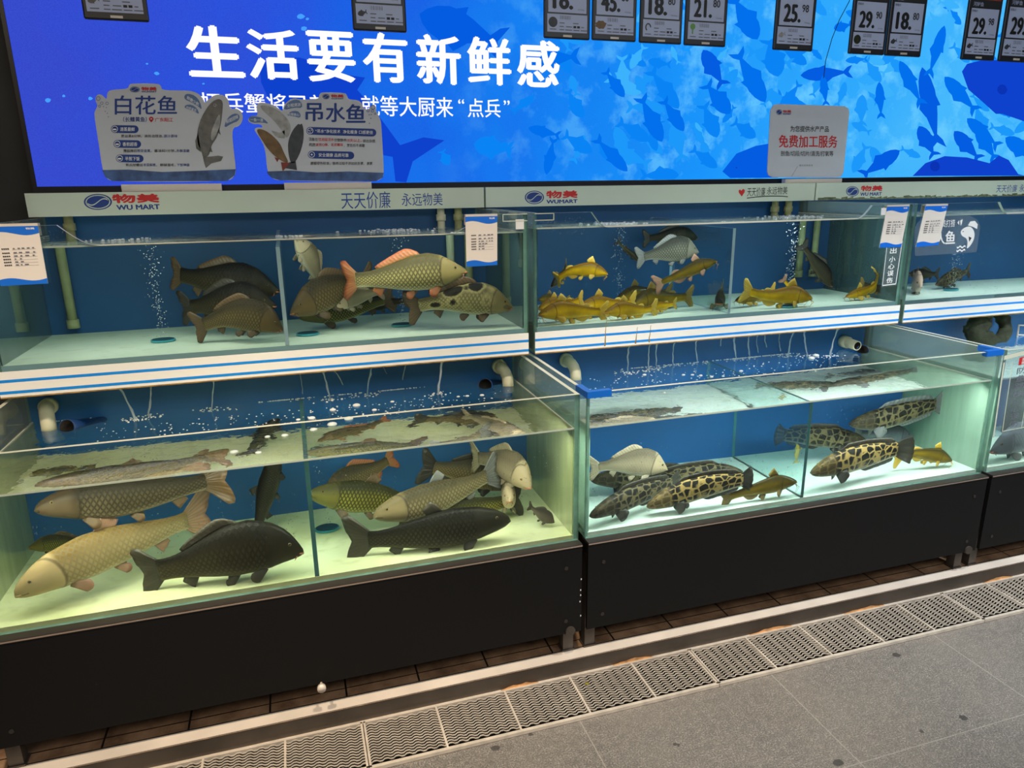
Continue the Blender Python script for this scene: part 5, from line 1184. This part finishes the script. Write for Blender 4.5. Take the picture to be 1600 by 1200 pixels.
# lower middle tank
fish('bream', 'deep', 'bream', 'pale', 'lb', [(1042, 733, .18), (1005, 726, .19), (965, 726, .21), (935, 730, .23)], 'pale bream hovering above the snakeheads behind the misted glass', G4, 1.05)
fish('snakehead', 'snake', 'snake_dark', 'dark', 'lb', [(924, 806, .04), (960, 789, .06), (1005, 771, .10), (1050, 756, .15)], 'dark snakehead with its head in the left corner of the middle lower tank', G4, 1.4)
fish('snakehead', 'snake', 'snake', 'dark', 'lb', [(1012, 798, .07), (1060, 780, .06), (1110, 766, .05), (1160, 757, .05)], 'boldly blotched snakehead lying against the front glass left of the divider', G4, 1.5)
fish('snakehead', 'snake', 'snake_dark', 'dark', 'lb', [(1160, 738, .20), (1120, 738, .22), (1070, 742, .24), (1030, 748, .27)], 'snakehead pointing right behind the boldly blotched one', G4, 1.4)
fish('snakehead', 'snake', 'snake_dark', 'dark', 'lb', [(925, 750, .34), (975, 748, .34), (1030, 745, .35), (1070, 742, .36)], 'dim snakehead at the back under the pale bream', G4, 1.4)
fish('catfish', 'cat', 'catfish_olive', 'olive', 'lb', [(1243, 768, .035), (1212, 773, .04), (1172, 782, .05), (1140, 792, .06)], 'olive catfish on the floor in front of the divider of the middle lower tank', G4, 1.2)
fish('catfish', 'cat', 'catfish', 'yellow', 'lb', [(1246, 694, .30), (1246, 706, .31), (1244, 720, .32)], 'small bright yellow fish behind the divider of the middle lower tank', G4, 1.4, hint=(1, 0, 0))  # fish shape added in place of a yellowish reflection
fish('snakehead', 'snake', 'snake', 'dark', 'lb', [(1269, 738, .05), (1310, 724, .06), (1360, 711, .08), (1402, 702, .10)], 'sharply patterned snakehead swimming left beyond the divider', G4, 1.55, sway=.6)
fish('catfish', 'cat', 'catfish_olive', 'yellow', 'lb', [(1485, 727, .10), (1458, 720, .11), (1430, 716, .12), (1406, 722, .14)], 'olive-yellow catfish behind the tail of the patterned snakehead', G4, 1.2)
fish('snakehead', 'snake', 'snake_dark', 'grey', 'lb', [(1330, 662, .30), (1375, 655, .31), (1420, 643, .32), (1462, 632, .33)], 'blurred snakehead just below the surface right of the divider', G4, 1.4)
fish('snakehead', 'snake', 'snake_dark', 'dark', 'lb', [(1352, 688, .36), (1310, 685, .38), (1265, 682, .40), (1225, 680, .42)], 'black-headed snakehead at the back of the middle lower tank', G4, 1.5)
fish('bream', 'carp', 'grey', 'grey', 'lb', [(1425, 682, .48), (1385, 682, .48), (1345, 680, .48)], 'grey fish against the back wall above the patterned snakehead', G4, 1.1)
fish('bream', 'carp', 'grey', 'grey', 'lc', [(1549, 706, .05), (1580, 692, .06), (1620, 682, .08), (1660, 676, .10)], 'grey fish in the right lower tank, cut by the photo edge', G5, 1.1)

for i, (X0, X1) in enumerate(TX):
    b = B(); box(b, X0+.01, X0+.05, .67, .71, .0605, .943); box(b, X1-.05, X1-.01, .67, .71, .0605, .943); box(b, X0+.01, X1-.01, .66, 1.148, .90, .943); box(b, X0+.01, X1-.01, 1.10, 1.148, .0605, .90)
    tag(obj('rear_rack', b, M['dark']), ('dark rack behind the left lower tank, carrying the upper tank', 'dark rack behind the middle lower tank, carrying the upper tank', 'dark rack behind the right lower tank, carrying the upper tank')[i], 'rack', 'racks under the upper tanks')

# ------------------------------------------------------------------ air stones, bubbles, falling water, foam, droplets
def airstone(px, py, tk, label, r_=.034, bub=None, n=160, spread=.028):
    yf, zw, zf, yb = TK[tk]; c = watZ(px, py, yf, zf+.006); r = thing('air_stone', label, 'air stone', (c[0], c[1], zf+.001), 'air stones on the tank floors')
    b = B(); tube(b, [(c[0], c[1], zf+.001), (c[0], c[1], zf+.010)], r_, 24); obj('disc', b, M['disc'], r, False)
    b = B(); tube(b, [(c[0], c[1], zf+.002), (c[0], c[1], zf+.008)], r_*1.12, 24); obj('rim', b, M['discrim'], r, False)
    if bub:
        b = B(); rn = random.Random(px)
        for k in range(n):
            f = rn.random(); sp = spread*(.5+.7*f); R = rn.uniform(.0008, .0024)
            z = zf+.016+(zw-.008-zf-.016)*f; blob(b, (c[0]+rn.gauss(0, sp*.5)+.006*math.sin(f*9), min(yb-.01, max(yf+.01, c[1]+rn.gauss(0, sp*.5))), z), R, 1, (1, 1, .75))
        tag(obj('air_bubbles', b, M['bubble']), bub, 'bubbles', kind='stuff')
airstone(255, 531, 'ua', 'air stone on the floor at the left of the upper left tank', bub='bubble column left of the dark carp in the upper left tank', n=190)
airstone(628, 507, 'ua', 'air stone below the large golden carp in the upper left tank', bub='bubble column behind the large golden carp', n=150)
airstone(481, 521, 'ua', 'blue air stone just right of the divider in the upper left tank')
airstone(966, 478, 'ub', 'air stone buried under the yellow catfish pile', bub='bubble column rising from the yellow catfish pile', n=190)
airstone(1232, 478, 'ub', 'air stone behind the mottled catfish beyond the divider', bub='broad bubble column beyond the divider of the middle upper tank', n=230, spread=.034)
airstone(1486, 452, 'uc', 'air stone on the pale floor of the right upper tank', bub='bubble column under the clear fish sign', n=200, spread=.034)
airstone(254, 889, 'la', 'air stone between the pale golden and the black carp', bub='short bubble column above the yellow floor of the lower left tank', n=70)
airstone(511, 825, 'la', 'blue air stone just right of the divider in the lower left tank', bub='loose bubbles right of the divider in the lower left tank', n=60)

def trickles(streams, tk, label, seed):
    yf, zw, zf, yb = TK[tk]; b = B(); rn = random.Random(seed); ends = []
    for (x0, y0, x1, y1, R) in streams:
        p1 = wZ(x1, y1, zw); p0 = wY(x0, y0, .487); p0[2] = .9435; n = 9; path = []
        for k in range(n):
            f = k/(n-1); path.append((p0[0]+(p1[0]-p0[0])*f+rn.uniform(-.002, .002), p0[1]+(p1[1]-p0[1])*f**.6, p0[2]+(p1[2]-p0[2])*f**1.2))
        tube(b, path, [R*1.25*(1-.2*k/(n-1))*rn.uniform(.6, 1.35) for k in range(n)], 7); ends.append(p1)
    for f in b.faces: f.smooth = True
    tag(obj('falling_water', b, M['trickle']), label, 'falling water', kind='stuff'); return ends
eA = trickles([(186, 610, 211, 656, .0032), (237, 606, 232, 652, .0026), (334, 598, 331, 641, .0022), (505, 584, 516, 625, .0030), (520, 580, 540, 612, .0018), (583, 574, 574, 618, .0028), (598, 572, 611, 602, .0016), (640, 570, 628, 604, .0018), (692, 568, 684, 617, .0032), (432, 590, 433, 604, .0015), (468, 588, 474, 620, .0018), (102, 616, 104, 640, .0014)], 'la', 'thin streams of water falling from the upper tank into the lower left tank', 4)
eB = trickles([(986, 546, 981, 582, .0028), (1017, 542, 1014, 580, .0026), (1031, 541, 1026, 575, .0028), (1060, 538, 1052, 570, .0022), (1093, 536, 1090, 567, .0022), (1138, 532, 1128, 556, .0022), (1152, 530, 1151, 562, .0030), (1176, 528, 1172, 558, .0028), (1190, 527, 1186, 555, .0022), (1203, 526, 1200, 552, .002), (1226, 524, 1220, 552, .002), (1246, 522, 1232, 556, .0024), (1259, 520, 1262, 556, .003), (1312, 516, 1297, 556, .003), (966, 548, 964, 555, .0016)], 'lb', 'thin streams of water falling from the upper tank into the middle lower tank', 9)
def foam(ends, big, small, tk, label, seed):
    yf, zw, zf, yb = TK[tk]; rn = random.Random(seed); b = B()
    for e in ends:
        for k in range(26):
            R = rn.uniform(.0012, .0035); y = min(yb-.01, e[1]+rn.gauss(0, .016)); blob(b, (e[0]+rn.gauss(0, .03), y, zw+R*.3), R, 1, (1.3, 1.3, .7))
    for x, y, R in big: p = wZ(x, y, zw); blob(b, (p[0], min(p[1], yb-.02), zw+R*.15), R, 2, (1.2, 1, .55))
    for x0, x1, y0, y1, n in small:
        for k in range(n):
            x = rn.uniform(x0, x1); p = wZ(x, rn.uniform(y0, y1)-(x-x0)*.09, zw)
            if yf+.02 < p[1] < yb-.01: R = rn.uniform(.001, .0028); blob(b, (p[0], p[1], zw+R*.2), R, 1, (1.4, 1.2, .6))
    tag(obj('surface_foam', b, M['foam']), label, 'foam', kind='stuff')
foam(eA, [(520, 641, .009), (557, 634, .011), (585, 641, .007), (487, 654, .010), (613, 628, .006), (466, 656, .006), (753, 618, .007), (730, 619, .006), (716, 620, .005), (545, 655, .012), (519, 664, .013), (490, 672, .010), (445, 681, .009), (418, 683, .007), (404, 708, .008), (366, 707, .010)], [(150, 460, 668, 690, 90), (460, 800, 640, 662, 130)], 'la', 'scattered white foam and bubbles on the water of the lower left tank', 1)
foam(eB, [(1068, 586, .006), (1082, 586, .006), (1095, 587, .006), (1112, 589, .006), (1130, 588, .005), (1007, 586, .007), (1158, 580, .007), (1038, 614, .005), (1275, 556, .012), (1268, 560, .012)], [(920, 1320, 590, 612, 150)], 'lb', 'white foam under the falling streams of the middle lower tank', 2)
def surf_foam(tk, px, label, seed):
    yf, zw, zf, yb = TK[tk]; rn = random.Random(seed); b = B()
    for x, Y, n, sp in px:
        c = wY(x, 350, Y)
        for k in range(n): R = rn.uniform(.0015, .005); blob(b, (c[0]+rn.gauss(0, sp), min(yb-.01, max(yf+.01, c[1]+rn.gauss(0, sp*.7))), zw+R*.1), R, 1, (1.5, 1.2, .55))
    tag(obj('surface_foam', b, M['foam']), label, 'foam', kind='stuff')
surf_foam('ua', [(620, .85, 90, .06), (180, .8, 20, .05), (455, .7, 14, .03), (725, .55, 26, .03)], 'foam where the bubbles break the surface of the upper left tank', 3)
surf_foam('ub', [(955, .7, 80, .06), (1235, .8, 90, .07), (1150, .55, 12, .02)], 'foam where the bubbles break the surface of the middle upper tank', 4)
def droplets(regs, Y, label, seed):
    rn = random.Random(seed); b = B()
    for x0, x1, y0, y1, n in regs:
        for k in range(n):
            p = wY(rn.uniform(x0, x1), rn.uniform(y0, y1), Y); R = rn.uniform(.0006, .0017)
            blob(b, (p[0], Y, p[2]), R, 1, (1, .45, rn.uniform(.9, 1.7)))
    tag(obj('water_droplets', b, M['drop']), label, 'droplets', kind='stuff')
droplets([(390, 470, 770, 850, 70), (245, 350, 770, 850, 60), (490, 620, 700, 800, 110), (740, 890, 690, 790, 150), (50, 140, 820, 850, 40)], -.0004, 'fine water drops clinging to the front of the lower left tank', 1)
droplets([(925, 1100, 690, 800, 220), (1100, 1255, 680, 745, 170), (1275, 1420, 628, 700, 190), (1275, 1350, 670, 700, 80)], -.0004, 'fine water drops misting the front of the middle lower tank', 2)
droplets([(842, 920, 340, 366, 110), (1440, 1560, 330, 340, 50), (1465, 1560, 380, 455, 150), (62, 100, 360, 384, 40), (725, 800, 345, 362, 60)], YU-.0004, 'fine water drops along the top of the upper glass', 3)
# rusty cracks on the middle strip, clear corner brackets on the upper glass
b = B(); rn = random.Random(6)
for x, y0, y1 in ((948, 496, 541), (996, 511, 537), (1017, 508, 535)):
    p0, p1 = wY(x, y0, YU-.0047), wY(x-3, y1, YU-.0047); pr2 = None
    for k in range(9):
        f = k/8; xx = p0[0]+(p1[0]-p0[0])*f+rn.uniform(-.0012, .0012); z = p0[2]+(p1[2]-p0[2])*f; w_ = .0008+.0022*f*f; c = ((xx-w_, YU-.0047, z), (xx+w_, YU-.0047, z))
        if pr2: quad(b, [c[0], c[1], pr2[1], pr2[0]])
        pr2 = c
obj('rust_cracks', b, M['rust'], ut1)
for (xa, xb, rr) in ((-.10, -.0135, ut0), (.0135, .082, ut1)):
    b = B()
    for x0, x1, z0, z1 in ((xa, xb, 1.426, 1.4285), (xa, xb, 1.404, 1.4065), (xa if rr is ut0 else xb-.0025, (xa+.0025) if rr is ut0 else xb, 1.404, 1.4285)): box(b, x0, x1, YU-.004, YU-.001, z0, z1)
    obj('corner_bracket', b, M['rim'], rr)
# weed-covered ornament in the right lower tank
yf, zw, zf, yb = TK['lc']; c = wY(1545, 520, .52)
b = B(); rn = random.Random(8); lp = []
for x, y, Y in ((1530, 470, .56), (1532, 500, .55), (1524, 522, .52), (1538, 533, .50), (1560, 530, .50), (1571, 518, .52), (1568, 500, .54), (1560, 488, .56)): lp.append(wY(x, y, Y))
cp, _ = catmull(lp, 26); tube(b, cp, [(.042 if k < 14 else .024)+.008*rn.random() for k in range(len(cp))], 10)
for k in range(14): blob(b, cp[k % 13]+Vector((rn.uniform(-.03, .02), rn.uniform(-.01, .02), rn.uniform(-.02, .03))), rn.uniform(.014, .026), 2)
tube(b, [cp[10]+Vector((0, 0, .01)), cp[10]-Vector((0, 0, .15)), (cp[10].x, cp[10].y, zf)], [.03, .04, .05], 10)
for v in b.verts: v.co += Vector((rn.uniform(-1, 1), rn.uniform(-1, 1), rn.uniform(-1, 1)))*.004
tag(obj('weedy_ornament', b, M['moss'], None, True), 'dark weed-covered looped ornament rising from the water of the right lower tank', 'ornament')
b = B(); tube(b, [wY(1589, 530, .55), wY(1592, 508, .56), wY(1612, 509, .56)], .004, 8); tube(b, [wY(1590, 523, .55), wY(1612, 524, .56)], .003, 8); obj('wire_bracket', b, M['galv'], lt2)
